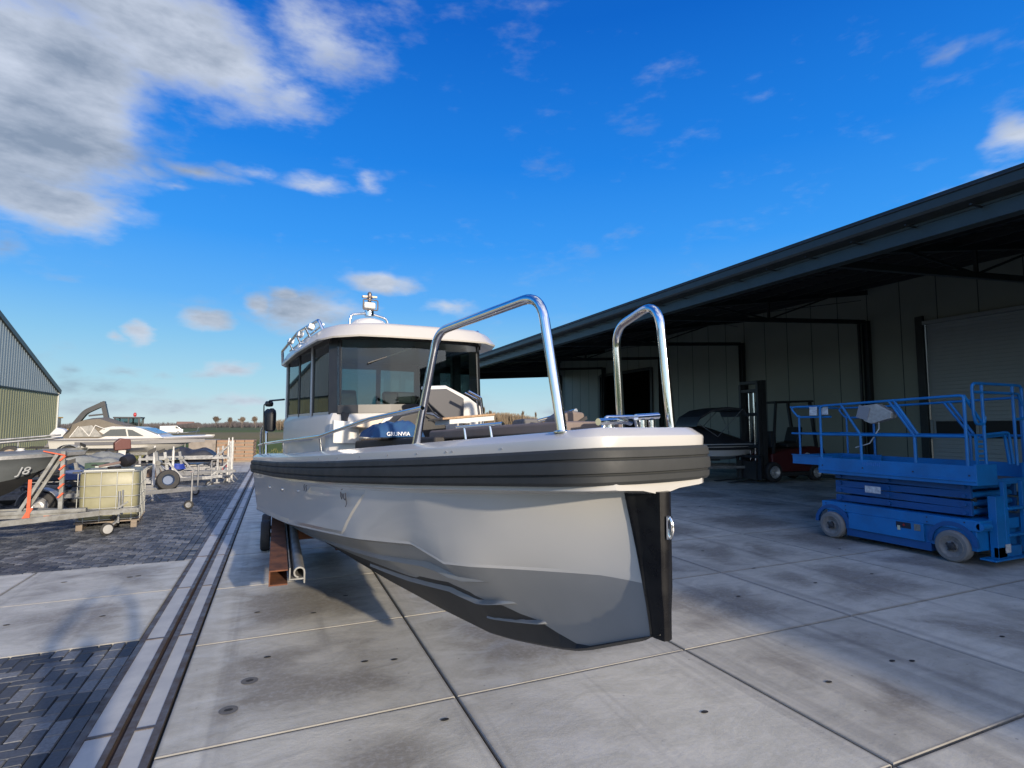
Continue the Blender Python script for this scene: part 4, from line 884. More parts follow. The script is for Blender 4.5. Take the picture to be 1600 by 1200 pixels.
g = G(); g.cbox((3.72, -.05, 2.30), (.05, .16, .12)); g.cyl((3.72, -.05, 2.2), (3.72, -.05, 2.25), .015); g.build('chart_plotter', blackp, cabin, bevel=.01)
g = G(); g.box(3.2, 5.3, -.80, .80, 1.50, 1.54); g.build('cabin_floor', dark, cabin)
# roof
RB = [(2.97, 0), (2.975, .40), (3.0, .66), (3.16, .865), (3.38, .955), (4.2, .99), (5.25, .97), (5.42, .90)]
def rring(ins, z, f=0):
    o = []
    for x, y in RB:
        cx_ = 4.1; yy = max(0, y - ins * (1 if y > .6 else y)); xx = x + ins * (1.0 if x < 3.5 else (-1 if x > 5.2 else 0)) * (1 if y < .98 else 0); o.append((xx, yy))
    R = [(x, y, z + cab_z(y) - .02 * (x - 3) * f) for x, y in o] + [(x, -y, z + cab_z(-y) - .02 * (x - 3) * f) for x, y in reversed(o[1:])]
    return R
g = G()
rows = [rring(.16, 2.90, 1), rring(.03, 2.85, 1.6), rring(0, 2.84, 1.6), rring(-.005, 2.855, 1.6), rring(.055, 2.955, 1.2), rring(.085, 2.985, 1.2), rring(.16, 3.005, 1.2), rring(.42, 3.03, 1.2)]
g.loft([r + [r[0]] for r in rows]); k = g.pts(rows[-1]); g.face(list(range(k, k + len(rows[-1])))); k = g.pts(rows[0]); g.face(list(reversed(range(k, k + len(rows[0])))))
roof = g.build('roof', mat('roof_gelcoat', (.45, .43, .395), .3, nz=(3, .2), col2=(.42, .40, .37), coat=.3), cabin, smooth=38)
# roof side rack
for sg in (1, -1):
    g = G(); z_ = cab_z(sg * .9); P = [(3.55, sg * .86, 2.95 + z_), (3.6, sg * .90, 3.07 + z_), (4.4, sg * .945, 3.06 + z_), (5.35, sg * .95, 2.96 + z_), (5.42, sg * .93, 2.80 + z_)]
    g.tube(arc(P, .05, 4), .017, 10); g.tube([(3.7, sg * .83, 3.05 + z_), (5.35, sg * .86, 2.97 + z_)], .012, 8)
    for x in (4.0, 4.5, 5.0): g.tube([(x, sg * .87, 2.90 + z_), (x, sg * .945, 3.055 + z_)], .012, 8)
    g.build('roof_rack', chrome, roof, smooth=50)
    g = G()
    for x in (3.75, 4.3, 4.85): g.cbox((x, sg * .94, 3.02 + z_), (.10, .06, .055), rx=.3)
    g.build('deck_light', white, roof, bevel=.008)
# navigation mast with horn, light and fly-bridge dome
g = G(); g.lathe([(.19, 0), (.215, .04), (.205, .10), (.16, .150), (.08, .178), (.02, .182)], (3.9, .30, 2.99), (0, 0, 1), 28); g.build('antenna_dome', white, roof, smooth=40)
g = G(); g.tube(arc([(3.9, .53, 2.98), (3.9, .50, 3.20), (3.9, .30, 3.235), (3.9, .10, 3.19), (3.9, .06, 3.0)], .06, 5), .013, 10); g.cyl((3.9, .30, 3.2), (3.9, .30, 3.26), .05); g.build('mast_bracket', chrome, roof, smooth=50)
g = G(); g.cbox((3.9, .305, 3.315), (.09, .13, .075)); g.build('horn_box', white, roof, bevel=.02)
g = G(); g.tube(arc([(3.84, .385, 3.26), (3.84, .385, 3.37), (3.84, .225, 3.37), (3.84, .225, 3.26), (3.84, .385, 3.26)], .02, 4), .007, 8); g.cyl((3.9, .30, 3.26), (3.9, .30, 3.41), .02); g.lathe([(.035, 0), (.03, .02), (.022, .025), (.024, .05), (.012, .07)], (3.9, .30, 3.40), (0, 0, 1), 14)
g.bar((3.9, .38, 3.41), (3.9, .22, 3.42), .03, .02); g.build('anchor_light', mat('dull_bronze', (.20, .16, .13), .4, .8), roof, smooth=40)
# black fenders in a holder and mirror arm at the starboard quarter, outboard engine aft
for x in (5.9, 6.2):
    g = G(); g.lathe([(.02, -.16), (.05, -.14), (.056, -.08), (.056, .08), (.05, .12), (.02, .15)], (x, .97, 2.08), (0, 0, 1), 16); g.build('fender', mat('black_fender', (.012, .012, .014), .5), boat, smooth=50)
g = G(); g.tube([(5.42, .9, 2.33), (5.9, 1.0, 2.33), (5.95, 1.0, 2.30)], .012, 8); g.lathe([(.02, -.05), (.035, -.04), (.04, 0), (.035, .04), (.02, .05)], (5.95, 1.0, 2.29), (0, 1, 0), 14); g.tube(arc([(5.95, 1.03, 2.3), (6.05, 1.05, 2.28), (6.07, 1.04, 1.7)], .03), .008, 8); g.build('spotlight_arm', blackp, boat, smooth=50)
ob = empty('outboard_engine', (7.25, 0, 0)); ob.parent = boat
g = G(); g.prism([(.05, -.2, 1.35), (.02, -.2, 1.75), (.12, -.2, 1.95), (.5, -.2, 1.93), (.66, -.2, 1.8), (.68, -.2, 1.45), (.5, -.2, 1.35)], (0, .4, 0)); g.build('cowling', blackp, ob, bevel=.05)
g = G(); g.prism([(.2, -.06, .55), (.16, -.08, 1.36), (.45, -.08, 1.36), (.42, -.06, .55)], (0, .14, 0)); g.box(.18, .55, -.12, .12, .62, .66); g.lathe([(.02, -.1), (.07, 0), (.06, .2), (.02, .42)], (.28, 0, .48), (1, 0, 0), 14); g.prism([(.2, -.01, .18), (.2, -.015, .5), (.42, -.015, .5), (.33, -.01, .2)], (0, .03, 0)); g.build('leg', blackp, ob, smooth=30)
g = G()
for k in range(3):
    a = k * 2.094; g.prism([(.62, .03 * cos(a), .48 + .03 * sin(a)), (.60, .17 * cos(a) - .05 * sin(a), .48 + .17 * sin(a) + .05 * cos(a)), (.66, .17 * cos(a + .6), .48 + .17 * sin(a + .6))], (.008, 0, 0))
g.cyl((.56, 0, .48), (.72, 0, .48), .035); g.build('propeller', chrome, ob)

# ---- blue towel lying on the starboard cushion
bt_m = mat('blue_cloth', (.010, .045, .14), .9, nz=(9, .6), col2=(.02, .09, .17), bump=(90, .5, .003))
tw = empty('towel', (2.6, 0, 0)); tw.parent = None
tw.location = boat.matrix_basis @ Vector((0, 0, 0)) if False else (Matrix.Translation((1.778, 2.228, 0)) @ Matrix.Rotation(radians(98.66), 4, 'Z') @ Vector((2.45, .50, 1.905))); tw.rotation_euler = (0, 0, radians(98.66))
tag(tw, 'crumpled blue towel with white lettering lying on the bow cushion of the grey motorboat', 'towel')
g = G(); nx_, ny_ = 26, 30; rows = []
for i in range(nx_ + 1):
    r_ = []
    for j in range(ny_ + 1):
        u = i / nx_; v = j / ny_; x = -.10 + .34 * u; y = -.22 + .46 * v
        ed = min(u, 1 - u, v, 1 - v); h = .145 * min(1, (ed * 4.5)) ** .6 * (1 - .35 * v) + .022 * noise.noise(Vector((x * 16, y * 14, 2))) * min(1, ed * 8) + .010 * noise.noise(Vector((x * 45, y * 38, 5))) * min(1, ed * 8)
        r_.append((x + .01 * noise.noise(Vector((y * 20, 1, x * 9))), y, max(.0, h)))
    rows.append(r_)
g.loft(rows); g.build('cloth', bt_m, tw, smooth=60)
text('lettering', 'GRUNVIA', .046, mat('white_print', (.8, .8, .8), .6), tw, (-.118, .02, .012), (radians(82), 0, radians(-90)), ext=.003)

# ================================================================ BOAT CRADLE under the hull
cr = empty('boat_trailer', (.14, 5.85, 0), 0, 'low steel boat trailer, a rusty and a galvanised beam end showing, carrying the grey motorboat', 'trailer')
BZ = .60
g = G()
g.prism([(x, 0, z + BZ) for x, z in ((-.17, 0), (0, 0), (0, -.012), (-.158, -.012), (-.158, -.135), (0, -.135), (0, -.148), (-.17, -.148))], (0, 6.4, 0))
rb = g.build('rusty_beam', rust, cr)
g = G()
c0 = (.105, .0); R1, R2 = .055, .040
outer = [(c0[0] + R1 * cos(a), c0[1] + R1 * sin(a)) for a in [pi * (1.45 - k / 10 * 1.45) for k in range(11)]] + [(.160, -.11)]
innr = [(.146, -.105)] + [(c0[0] + R2 * cos(a), c0[1] + R2 * sin(a)) for a in [pi * (k / 10 * 1.45) for k in range(11)]]
g.prism([(x, 0, z + BZ - .04) for x, z in outer + innr], (0, 6.2, 0))
g.box(.012, .15, -.004, 6.2, BZ - .108, BZ - .094); g.box(.012, .024, 0, 6.2, BZ - .094, BZ + .01)
gb = g.build('galvanised_beam', galv_old, cr, smooth=40)
g = G()
for y in (3.0, 5.4): g.box(-.15, 1.75, y, y + .10, BZ - .30, BZ - .16)
g.box(1.55, 1.72, 2.4, 6.4, BZ - .15, BZ - .0); g.box(.72, .86, 2.8, 6.6, BZ - .46, BZ - .31)
for y in (1.9, 4.9): g.bar((.75, y, .29), (.75, y, .29), .01, .01) if False else None
g.build('cross_frame', rust, cr)
for x in (-.17 if False else -.26, 1.86):
    for y in (3.3, 4.0):
        wheel(cr, (x, y + .6, .24), (1 if x > 1 else -1, 0, 0), .24, .14)
g = G()
for y in (3.9, 4.6): g.cyl((-.2, y, .24), (1.8, y, .24), .035, n=8)
g.build('axle', galv_old, cr)
g = G()
for x, y in ((.80, 3.1), (.80, 5.4), (.3, 3.1), (1.3, 3.1)): g.box(x - .10, x + .10, y - .12, y + .12, BZ - .16, [.40, .36, .48, .48][[(.80, 3.1), (.80, 5.4), (.3, 3.1), (1.3, 3.1)].index((x, y))])
g.build('keel_block', rubber, cr)

# ================================================================ SCISSOR LIFT (blue)   local x = width (+ away from the yard), y = towards the far end
blue = mat('lift_blue_paint', (.004, .17, .45), .42, nz=(2.2, .7), col2=(.010, .10, .26), rv=.1, bump=(30, .04, .002)); blued = mat('lift_blue_dark', (.006, .085, .26), .5, nz=(4, .5), col2=(.008, .06, .17))
ltyre = mat('solid_tyre_grey', (.19, .18, .165), .85, nz=(12, .6), col2=(.17, .16, .145)); lrim = mat('lift_rim', (.15, .135, .12), .6, nz=(14, .8), col2=(.30, .27, .23))
paper = mat('notice_paper', (.62, .62, .60), .7, nz=(22, .8), col2=(.25, .25, .27))
lift = empty('scissor_lift', (9.2, 4.5, 0), 0, 'blue scissor lift with grey solid tyres and folded guard rails parked beside the canopy', 'scissor lift')
Wd = 1.5; Ln = 2.75
g = G(); g.box(.03, Wd - .03, .12, 2.42, .20, .50)
g.box(.0, Wd, .06, 2.50, .49, .64); g.build('chassis', blue, lift, bevel=.008)
for x0, x1 in ((-.012, .028), (Wd - .028, Wd + .012)):
    g = G(); g.box(x0, x1, .80, 2.00, .22, .49); g.build('side_door', blue, lift, bevel=.006)
g = G(); g.box(.02, Wd - .02, .72, 2.06, .09, .215); g.build('skirt', blued, lift, bevel=.004)
g = G()
for yc in (.42, 2.31):
    P = [( -.008, yc + .33 * cos(a), .26 + .33 * sin(a)) for a in [pi * k / 10 for k in range(11)]] + [(-.008, yc - .27, .26)] + [(-.008, yc + .27 * cos(a), .26 + .27 * sin(a)) for a in [pi * (1 - k / 10) for k in range(11)]]
    g.prism(P, (.05, 0, 0))
g.build('wheel_arch', blued, lift)
for yc in (.42, 2.31):
    for x_, ax in ((.10, -1), (Wd - .10, 1)):
        wt = wheel(lift, (x_ + ax * 0.06, yc, .23), (ax, 0, 0), .23, .17, rim=lrim, tm=ltyre, hub=.64)
        g = G(); c_ = Vector((x_ + ax * .06, yc, .23)); g.lathe([(.05, .02), (.05, .09), (.035, .10)], c_, (ax, 0, 0), 14)
        for k in range(4):
            a = k * pi / 2 + .5; g.cbox(c_ + Vector((ax * .085, .055 * cos(a), .055 * sin(a))), (.02, .03, .03), rx=a)
        g.build('hub', mat('hub_black', (.03, .03, .03), .6), wt, smooth=40)
# scissor pack
for sx in (.14, Wd - .20):
    g = G()
    for k in range(4):
        z0 = .66 + k * .125; g.prism([(sx, .22, z0 + (.0 if k % 2 else .02)), (sx, .22, z0 + .108 + (.0 if k % 2 else .02)), (sx, 2.32, z0 + .108 + (.02 if k % 2 else 0)), (sx, 2.32, z0 + (.02 if k % 2 else 0))], (.06, 0, 0))
    g.build('scissor_arms', blued, lift, bevel=.006)
    g = G()
    for k in range(4):
        for y in (.30, 1.38, 2.22): g.cyl((sx - .035, y, .72 + k * .125), (sx + .09, y, .72 + k * .125), .03, n=12)
    g.build('pivot_pins', blued, lift, smooth=40)
g = G()
for k in range(4):
    for y in (.30, 2.22): g.cyl((.2, y, .72 + k * .125), (Wd - .2, y, .72 + k * .125), .045, n=14)
g.cyl((-.0, .06, .56), (.22, .06, .56), .05, n=14); g.cyl((.5, .5, .75), (.9, 2.2, 1.0), .06, n=12); g.build('cross_tubes', blue, lift, smooth=40)
# platform
g = G(); g.box(-.02, .02, .08, 2.52, 1.14, 1.42); g.box(-.035, .0, .06, 2.53, 1.19, 1.215); g.box(Wd - .02, Wd + .02, .08, 2.52, 1.14, 1.42)
g.box(-.02, .50, .05, .09, 1.14, 1.44); g.box(.5, Wd + .02, .05, .09, 1.14, 1.22); g.box(1.25, Wd + .02, .05, .09, 1.22, 1.44); g.box(-.02, Wd + .02, 2.48, 2.52, 1.14, 1.40); g.box(.02, Wd - .02, .09, 2.48, 1.16, 1.19)
g.build('platform', blue, lift, bevel=.005)
g = G(); g.box(.02, Wd - .02, .10, 2.47, 1.191, 1.198); g.build('platform_deck', mat('deck_worn', (.16, .15, .14), .7, nz=(9, .7)), lift)
g = G(); g.box(.05, .09, 2.3, 3.12, 1.27, 1.44); g.box(Wd - .09, Wd - .05, 2.3, 3.12, 1.27, 1.44); g.box(.05, Wd - .05, 3.08, 3.12, 1.27, 1.44); g.box(.06, Wd - .06, 2.3, 3.10, 1.27, 1.29); g.box(.03, .06, 2.53, 3.13, 1.435, 1.45); g.build('extension_deck', blue, lift, bevel=.004)
# guard rails
def rails(P, r=.022, nm='guard_rail', m=blue):
    g = G()
    for p in P: g.tube(p if len(p) < 3 else arc(p, .09, 5), r, 10)
    return g.build(nm, m, lift, smooth=50)
zt_ = 2.37
for x in (0.0, Wd):
    rails([[(x, .16, 1.42), (x, .16, 2.42), (x, .20, 2.44), (x, 2.46, 2.36), (x, 2.46, 1.40)],
           [(x, .16, 1.84), (x, 2.46, 1.84)],
           [(x, .86, 1.42), (x, .86, 1.84), (x, 1.22, 2.40)], [(x, 1.72, 1.42), (x, 1.72, 1.84), (x, 2.06, 2.39)], [(x, .81, 1.86), (x, 1.15, 2.42)]])
xe = .07
for x in (xe, Wd - xe):
    rails([[(x, 2.3, 2.36), (x, 3.16, 2.36), (x, 2.98, 2.16), (x, 2.3, 2.16)], [(x, 2.96, 1.44), (x, 2.96, 2.2)], [(x, 2.3, 1.84), (x, 3.13, 1.85)]], .019)
rails([[(xe, 3.14, 2.36), (Wd - xe, 3.14, 2.36)], [(xe, 3.11, 1.85), (Wd - xe, 3.11, 1.85)]], .019)
# entrance end: tall gate hoop and middle gate
rails([[(.10, .10, 2.15), (.10, .10, 2.62), (1.42, .10, 2.62), (1.42, .10, 2.1), (1.2, .10, 2.1)], [(.10, .10, 2.2), (.14, .10, 2.02), (.36, .10, 2.02), (.38, .10, 2.14)], [(.34, .10, 1.44), (.34, .10, 2.61)], [(1.16, .10, 1.40), (1.16, .10, 2.61)], [(.10, .10, 2.49), (1.32, .10, 2.49), (1.42, .10, 2.3)],
       [(.34, .13, 1.86), (1.05, .13, 1.90), (1.12, .13, 1.42)], [(.34, .16, 1.82), (1.0, .16, 1.86), (1.08, .16, 1.42)], [(.0, .16, 2.44), (.40, .12, 1.98)], [(1.40, .10, 1.42), (1.40, .10, 2.3)]], .021, 'gate')
g = G()
for k in range(5): g.bar((.16, .12, 1.52 + k * .07), (.32, .12, 1.52 + k * .07), .02, .03)
g.bar((.16, .12, 1.42), (.16, .12, 1.86), .03, .03); g.build('ladder_rack', blue, lift)
# ladder and end plate
g = G(); g.bar((.56, .02, .14), (.56, .02, 1.18), .09, .05, (0, 1, 0)); g.bar((1.05, .02, .14), (1.05, .02, 1.18), .09, .05, (0, 1, 0))
for z in (.40, .78): g.box(.56, 1.05, -.03, .05, z, z + .035)
g.build('ladder', blue, lift, bevel=.005)
g = G(); g.box(.30, .52, -.0, .10, .10, .98); g.box(1.25, 1.33, .0, .1, .10, .9); g.box(.1, Wd - .05, -.06, .14, .085, .11); g.box(.30, .9, .0, .06, .11, .26); g.build('end_frame', blue, lift, bevel=.006)
g = G(); g.cbox((.52, -.012, .235), (.13, .006, .12)); g.build('sticker', paper, lift)
g = G(); g.cbox((-.012, 1.55, .93), (.005, .26, .11)); g.build('sticker', paper, lift)
g = G(); g.cbox((.03, 2.62, 2.27), (.006, .16, .16)); g.build('notice', paper, lift); g = G(); g.cbox((.02, 2.38, 2.28), (.006, .13, .16)); g.build('notice', paper, lift)
g = G()
for k in range(3): g.tube(arc([(.30 + k * .05, .30, .66), (.26 + k * .05, .26, .95), (.34 + k * .05, .60, 1.05), (.30 + k * .05, 1.1, 1.12)], .1, 4), .011, 6)
g.build('hydraulic_hoses', blackp, lift, smooth=50)
g = G()
for y in (.25, .75, 2.05, 2.42):
    for z in (.53, .60): g.cyl((-.006, y, z), (.004, y, z), .010, n=8)
for y in (.14, .9, 1.7, 2.44): g.cyl((-.028, y, 1.28), (-.015, y, 1.28), .012, n=8)
g.build('bolts', hubm if False else mat('bolt_dark', (.02, .03, .05), .5), lift, smooth=40)
# control box on the rail
g = G(); g.prism([(-.05, 1.40, 2.36), (-.05, 1.70, 2.33), (-.05, 1.62, 2.08), (-.05, 1.50, 2.03), (-.05, 1.18, 2.12), (-.05, 1.16, 2.22)], (.16, 0, 0)); g.build('control_box', mat('beige_box', (.40, .38, .34), .6, nz=(12, .7)), lift, bevel=.01)
g = G(); g.cbox((-.055, 1.62, 2.22), (.012, .20, .22), rx=.3); g.build('document_holder', mat('grey_box', (.22, .22, .23), .6), lift, bevel=.004)
g = G(); g.tube([(.0, 1.40, 2.1), (.03, 1.42, 1.95), (.05, 1.6, 1.70), (.05, 1.85, 1.62)], .010, 8); g.build('control_cable', mat('grey_cable', (.45, .45, .43), .6), lift, smooth=50)
g = G(); g.box(-.016, .0, .98, 1.20, .38, .47); g.build('control_recess', mat('recess_dark', (.01, .015, .03), .6), lift)
g = G(); g.cyl((-.022, 1.08, .43), (-.010, 1.08, .43), .018, n=10); g.build('stop_button', mat('red_plastic', (.30, .02, .02), .4), lift); g = G(); g.box(-.022, -.014, 1.14, 1.18, .34, .41); g.build('key_tag', mat('tag_cream', (.5, .5, .35), .6), lift)
g = G(); g.box(-.018, -.008, .84, .93, .37, .47); g.build('gauge_plate', mat('gauge_grey', (.20, .20, .18), .6, nz=(40, .7)), lift)
# worn lettering patch where a decal came off
g = G()
for k in range(9): g.box(-.0225, -.0205, 1.40 + k * .035, 1.40 + k * .035 + .018, 1.32 + .008 * (k % 3), 1.385 - .012 * (k % 2))
g.build('worn_decal', mat('decal_remains', (.05, .20, .42), .6, nz=(60, 1.), col2=(.012, .13, .5)), lift)

# ================================================================ shared trailer builder (local x forward to the coupling)
mudg = mat('mudguard_grey', (.36, .38, .40), .4, .4, nz=(8, .5), col2=(.24, .25, .27)); blackrub = mat('keel_roller_black', (.02, .02, .02), .6)
amber = mat('amber_lens', (.75, .22, .03), .35); bluep = mat('blue_roller', (.02, .06, .30), .45); redl = mat('red_lens', (.4, .02, .02), .3)
def trailer(name, loc, rz, label, L=4.6, W=1.7, zf=.48, axles=1, winch=1.0, jock=True, rollers=True, m=galv, group=None, wr=.31, post=False, strap=False, hub_blue=False, tilt=0., guard='arch'):
    t = empty(name, loc, rz, label, 'trailer', group); t.rotation_euler = (0, -tilt, rz)
    g = G(); h = .09
    xb = -L * .58; xf = L * .20; xc = L * .42
    for s_ in (1, -1):
        g.bar((xb, s_ * W * .42, zf), (xf, s_ * W * .42, zf), .05, h); g.bar((xf - .02, s_ * W * .42, zf), (xc, s_ * .05, zf), .05, h)
    for x in (xb, -L * .25, xf * .2): g.bar((x, -W * .42, zf - .01), (x, W * .42, zf - .01), .05, .07)
    g.bar((xb, 0, zf + .012), (xc, 0, zf + .012), .07, .07); g.build('frame', m, t)
    g = G(); g.bar((xc - .3, 0, zf), (L * .48, 0, zf), .07, .09); g.bar((L * .48, 0, zf + .02), (L * .53, 0, zf + .02), .06, .08); g.cyl((L * .53, 0, zf - .02), (L * .53, 0, zf + .05), .04, n=10); g.bar((L * .47, 0, zf + .06), (L * .50, 0, zf + .17), .02, .03); g.build('coupling', m, t)
    ax0 = -L * .22
    for k in range(axles):
        xa = ax0 + (k - (axles - 1) / 2) * wr * 2.25
        g = G(); g.cyl((xa, -W * .5, wr), (xa, W * .5, wr), .03, n=8); g.build('axle', m, t)
        for s_ in (1, -1): wheel(t, (xa, s_ * W * .53, wr), (0, s_, 0), wr, .17)
        for s_ in (1, -1):
            g = G(); R = wr + .07; P = [(xa + R * cos(a), R * sin(a) + wr) for a in [radians(5 + 170 * q / 12) for q in range(13)]]; Q = [(x * .0 + xa + (R - .012) * cos(radians(5 + 170 * q / 12)), (R - .012) * sin(radians(5 + 170 * q / 12)) + wr) for q, (x, z) in reversed(list(enumerate(P)))]
            g.prism([(x, s_ * W * .53 - .12, z) for x, z in P + Q], (0, .24, 0)); g.build('mudguard', mudg, t, smooth=40)
    if jock:
        xj = L * .40; jy = -.12; g = G(); g.cyl((xj, jy, .16), (xj, jy, zf + .38), .024, n=10); g.bar((xj, jy, zf + .38), (xj + .12, jy, zf + .40), .015, .015); g.bar((xj - .03, jy, zf), (xj - .03, 0, zf), .06, .05); g.build('jockey_post', m, t, smooth=40)
        g = G(); g.lathe([(.03, -.035), (.09, -.03), (.105, -.015), (.105, .015), (.09, .03), (.03, .035)], (xj - .05, jy, .105), (0, 1, 0), 18); jw = g.build('jockey_wheel', rubber, t, smooth=40)
        g = G(); g.lathe([(.05, -.036), (.062, -.037), (.062, .037), (.05, .036)], (xj - .05, jy, .105), (0, 1, 0), 14); g.build('rim', galv, jw, smooth=40)
    if winch:
        xw = L * .24; g = G(); g.bar((xw, 0, zf), (xw - .12, 0, zf + winch * .85), .07, .07); g.bar((xw + .35, 0, zf), (xw - .08, 0, zf + winch * .6), .05, .05); g.build('winch_post', m, t)
        g = G(); g.cyl((xw - .05, -.09, zf + winch * .6), (xw - .05, .09, zf + winch * .6), .06, n=12); g.bar((xw - .05, .12, zf + winch * .6), (xw + .10, .12, zf + winch * .55), .02, .02); g.build('winch', galv_old, t, smooth=40)
        g = G(); g.prism([(xw - .28, -.07, zf + winch * .78), (xw - .13, -.01, zf + winch * .86), (xw - .13, .01, zf + winch * .86), (xw - .28, .07, zf + winch * .78)], (0, 0, .10)); g.build('bow_stop', blackrub, t)
    if rollers:
        g = G()
        for k in range(4):
            x = xb + .15 + k * L * .18; g.bar((x, -.12, zf + .03), (x, -.12, zf + .13), .03, .012); g.bar((x, .12, zf + .03), (x, .12, zf + .13), .03, .012)
        g.build('roller_brackets', m, t); g = G()
        for k in range(4):
            x = xb + .15 + k * L * .18; g.lathe([(.05, -.11), (.055, -.1), (.03, -.03), (.03, .03), (.055, .1), (.05, .11)], (x, 0, zf + .12), (0, 1, 0), 12)
        g.build('keel_rollers', blackrub if not hub_blue else bluep, t, smooth=40)
        g = G()
        for s_ in (1, -1):
            for x in (xb + .3, -L * .05): g.bar((x, s_ * W * .28, zf), (x, s_ * W * .28, zf + .22), .04, .04)
            g.bar((xb + .1, s_ * W * .28, zf + .25), (L * .02, s_ * W * .28, zf + .25), .09, .05)
        g.build('bunks', blackrub, t)
    if post:
        for s_ in (1, -1):
            g = G(); g.bar((xb + .1, s_ * W * .55, .04), (xb + .1, s_ * W * .55, zf + .75), .06, .06); g.bar((xb + .1, s_ * W * .42, zf), (xb + .1, s_ * W * .55, zf), .05, .05); g.cbox((xb + .1, s_ * W * .55, .02), (.18, .18, .03)); g.build('side_post', m, t)
    g = G(); g.bar((xb - .03, -W * .5, zf + .0), (xb - .03, W * .5, zf + .0), .02, .12); lb = g.build('light_board', m, t)
    g = G()
    for s_ in (1, -1): g.cbox((xb - .05, s_ * W * .42, zf), (.02, .18, .09))
    g.build('tail_lamps', redl, lb)
    g = G(); g.cbox((L * .30, -W * .20, zf + .02), (.10, .02, .05)); g.build('side_marker', amber, t)
    return t

# ---- trailers in the yard on the left, couplings towards the channel
tB = trailer('boat_trailer', (-3.55, 15.45, 0), radians(-4), 'empty galvanised boat trailer with its coupling and black jockey wheel nearest the drain channel', L=4.3, winch=1.05, group='empty boat trailers')
tC = trailer('boat_trailer', (-3.9, 18.2, 0), radians(3), 'empty galvanised boat trailer standing directly behind the foremost empty trailer', L=4.6, winch=.9, hub_blue=True, group='empty boat trailers')
tD = trailer('boat_trailer', (-4.0, 20.6, 0), radians(-3), 'empty boat trailer with blue keel rollers and side posts in the middle of the row', L=5.2, winch=.8, hub_blue=True, post=True, group='empty boat trailers')
tE = trailer('boat_trailer', (-4.9, 22.6, 0), radians(180), 'empty boat trailer facing away from the channel with tall white side posts', L=5.4, winch=1.0, post=True, group='empty boat trailers')
tF = trailer('boat_trailer', (-5.6, 17.0, 0), radians(-2), 'tandem axle boat trailer with blue-grey mudguards behind the grey boat numbered J8', L=4.6, axles=2, winch=.7, group='empty boat trailers', wr=.32, m=galv_old)
# spare wheel with a blue hub on the foremost trailer
g = G(); g.lathe([(.13, -.07), (.22, -.07), (.245, -.03), (.245, .03), (.22, .07), (.13, .07)], (1.25, -.28, .72), (.35, -1, .2), 22, caps=False); sw = g.build('spare_wheel', rubber, tB, smooth=40)
g = G(); g.lathe([(.10, -.02), (.135, .06), (.14, .05), (.13, -.06)], (1.25, -.28, .72), (.35, -1, .2), 16); g.build('rim', mat('rim_blue_grey', (.05, .08, .15), .5, .2), sw, smooth=40)
# clutter resting on the trailers
def tarp(name, loc, size, m, label, cat, seed, rz=0):
    t = G(); n_ = 22; rows = []
    for i in range(n_ + 1):
        r_ = []
        for j in range(n_ + 1):
            u = i / n_; v = j / n_; ed = min(u, 1 - u, v, 1 - v); x = (u - .5) * size[0]; y = (v - .5) * size[1]
            hh = size[2] * min(1, ed * 6) ** .5 * (.55 + .6 * noise.noise(Vector((u * 3 + seed, v * 3, seed)))) + .05 * noise.noise(Vector((u * 14, v * 12, seed))) * min(1, ed * 6)
            r_.append((x + .04 * noise.noise(Vector((v * 8, seed, 1))), y, max(0, hh)))
        rows.append(r_)
    t.loft(rows); o = t.build(name, m, None, smooth=60, loc=loc); o.rotation_euler = (0, 0, rz); return tag(o, label, cat)
blk_t = mat('black_tarpaulin', (.020, .022, .026), .45, nz=(5, .6), col2=(.05, .05, .055), bump=(18, .5, .01)); gre_t = mat('grey_cover', (.20, .21, .20), .6, nz=(6, .6), bump=(18, .5, .01))
tarp('tarpaulin', (-3.2, 23.4, .80), (2.3, 1.5, .48), blk_t, 'crumpled black tarpaulin heaped on the rearmost empty trailer', 'tarpaulin', 3)
tarp('boat_cover', (-5.2, 20.5, .80), (1.9, 1.5, .40), gre_t, 'grey folded boat cover lying on the trailer with blue rollers', 'cover', 6)
tarp('tarpaulin', (-5.6, 18.0, .80), (1.6, 1.2, .30), blk_t, 'small black tarpaulin lying on the second trailer behind the water tank', 'tarpaulin', 9)
cr_g = mat('clutter_green', (.05, .09, .06), .6, nz=(8, .6)); cr_b = mat('clutter_brown', (.12, .08, .055), .8, nz=(8, .6))
def crate(x, y, z, m, lb, s_=.45):
    r = empty('crate', (x, y, z), random.uniform(-.4, .4), lb, 'crate'); g = G(); t_ = .02
    g.box(-s_ / 2, s_ / 2, -s_ * .35, s_ * .35, 0, t_); g.box(-s_ / 2, s_ / 2, -s_ * .35, -s_ * .35 + t_, t_, s_ * .5); g.box(-s_ / 2, s_ / 2, s_ * .35 - t_, s_ * .35, t_, s_ * .5); g.box(-s_ / 2, -s_ / 2 + t_, -s_ * .35 + t_, s_ * .35 - t_, t_, s_ * .5); g.box(s_ / 2 - t_, s_ / 2, -s_ * .35 + t_, s_ * .35 - t_, t_, s_ * .5); g.build('shell', m, r, bevel=.006)
    g = G(); g.box(-s_ * .15, s_ * .15, -s_ * .36, -s_ * .35 - .001, s_ * .34, s_ * .42); g.build('handle', blackp, r); return r
crate(-4.4, 17.9, .78, cr_g, 'dark green crate lying on the second empty trailer'); crate(-3.1, 18.3, .55, cr_b, 'brown crate at the coupling end of the second empty trailer', .4); crate(-4.1, 15.2, .80, blackp if False else mat('clutter_blue', (.02, .05, .16), .5), 'blue crate on the foremost empty trailer', .4)
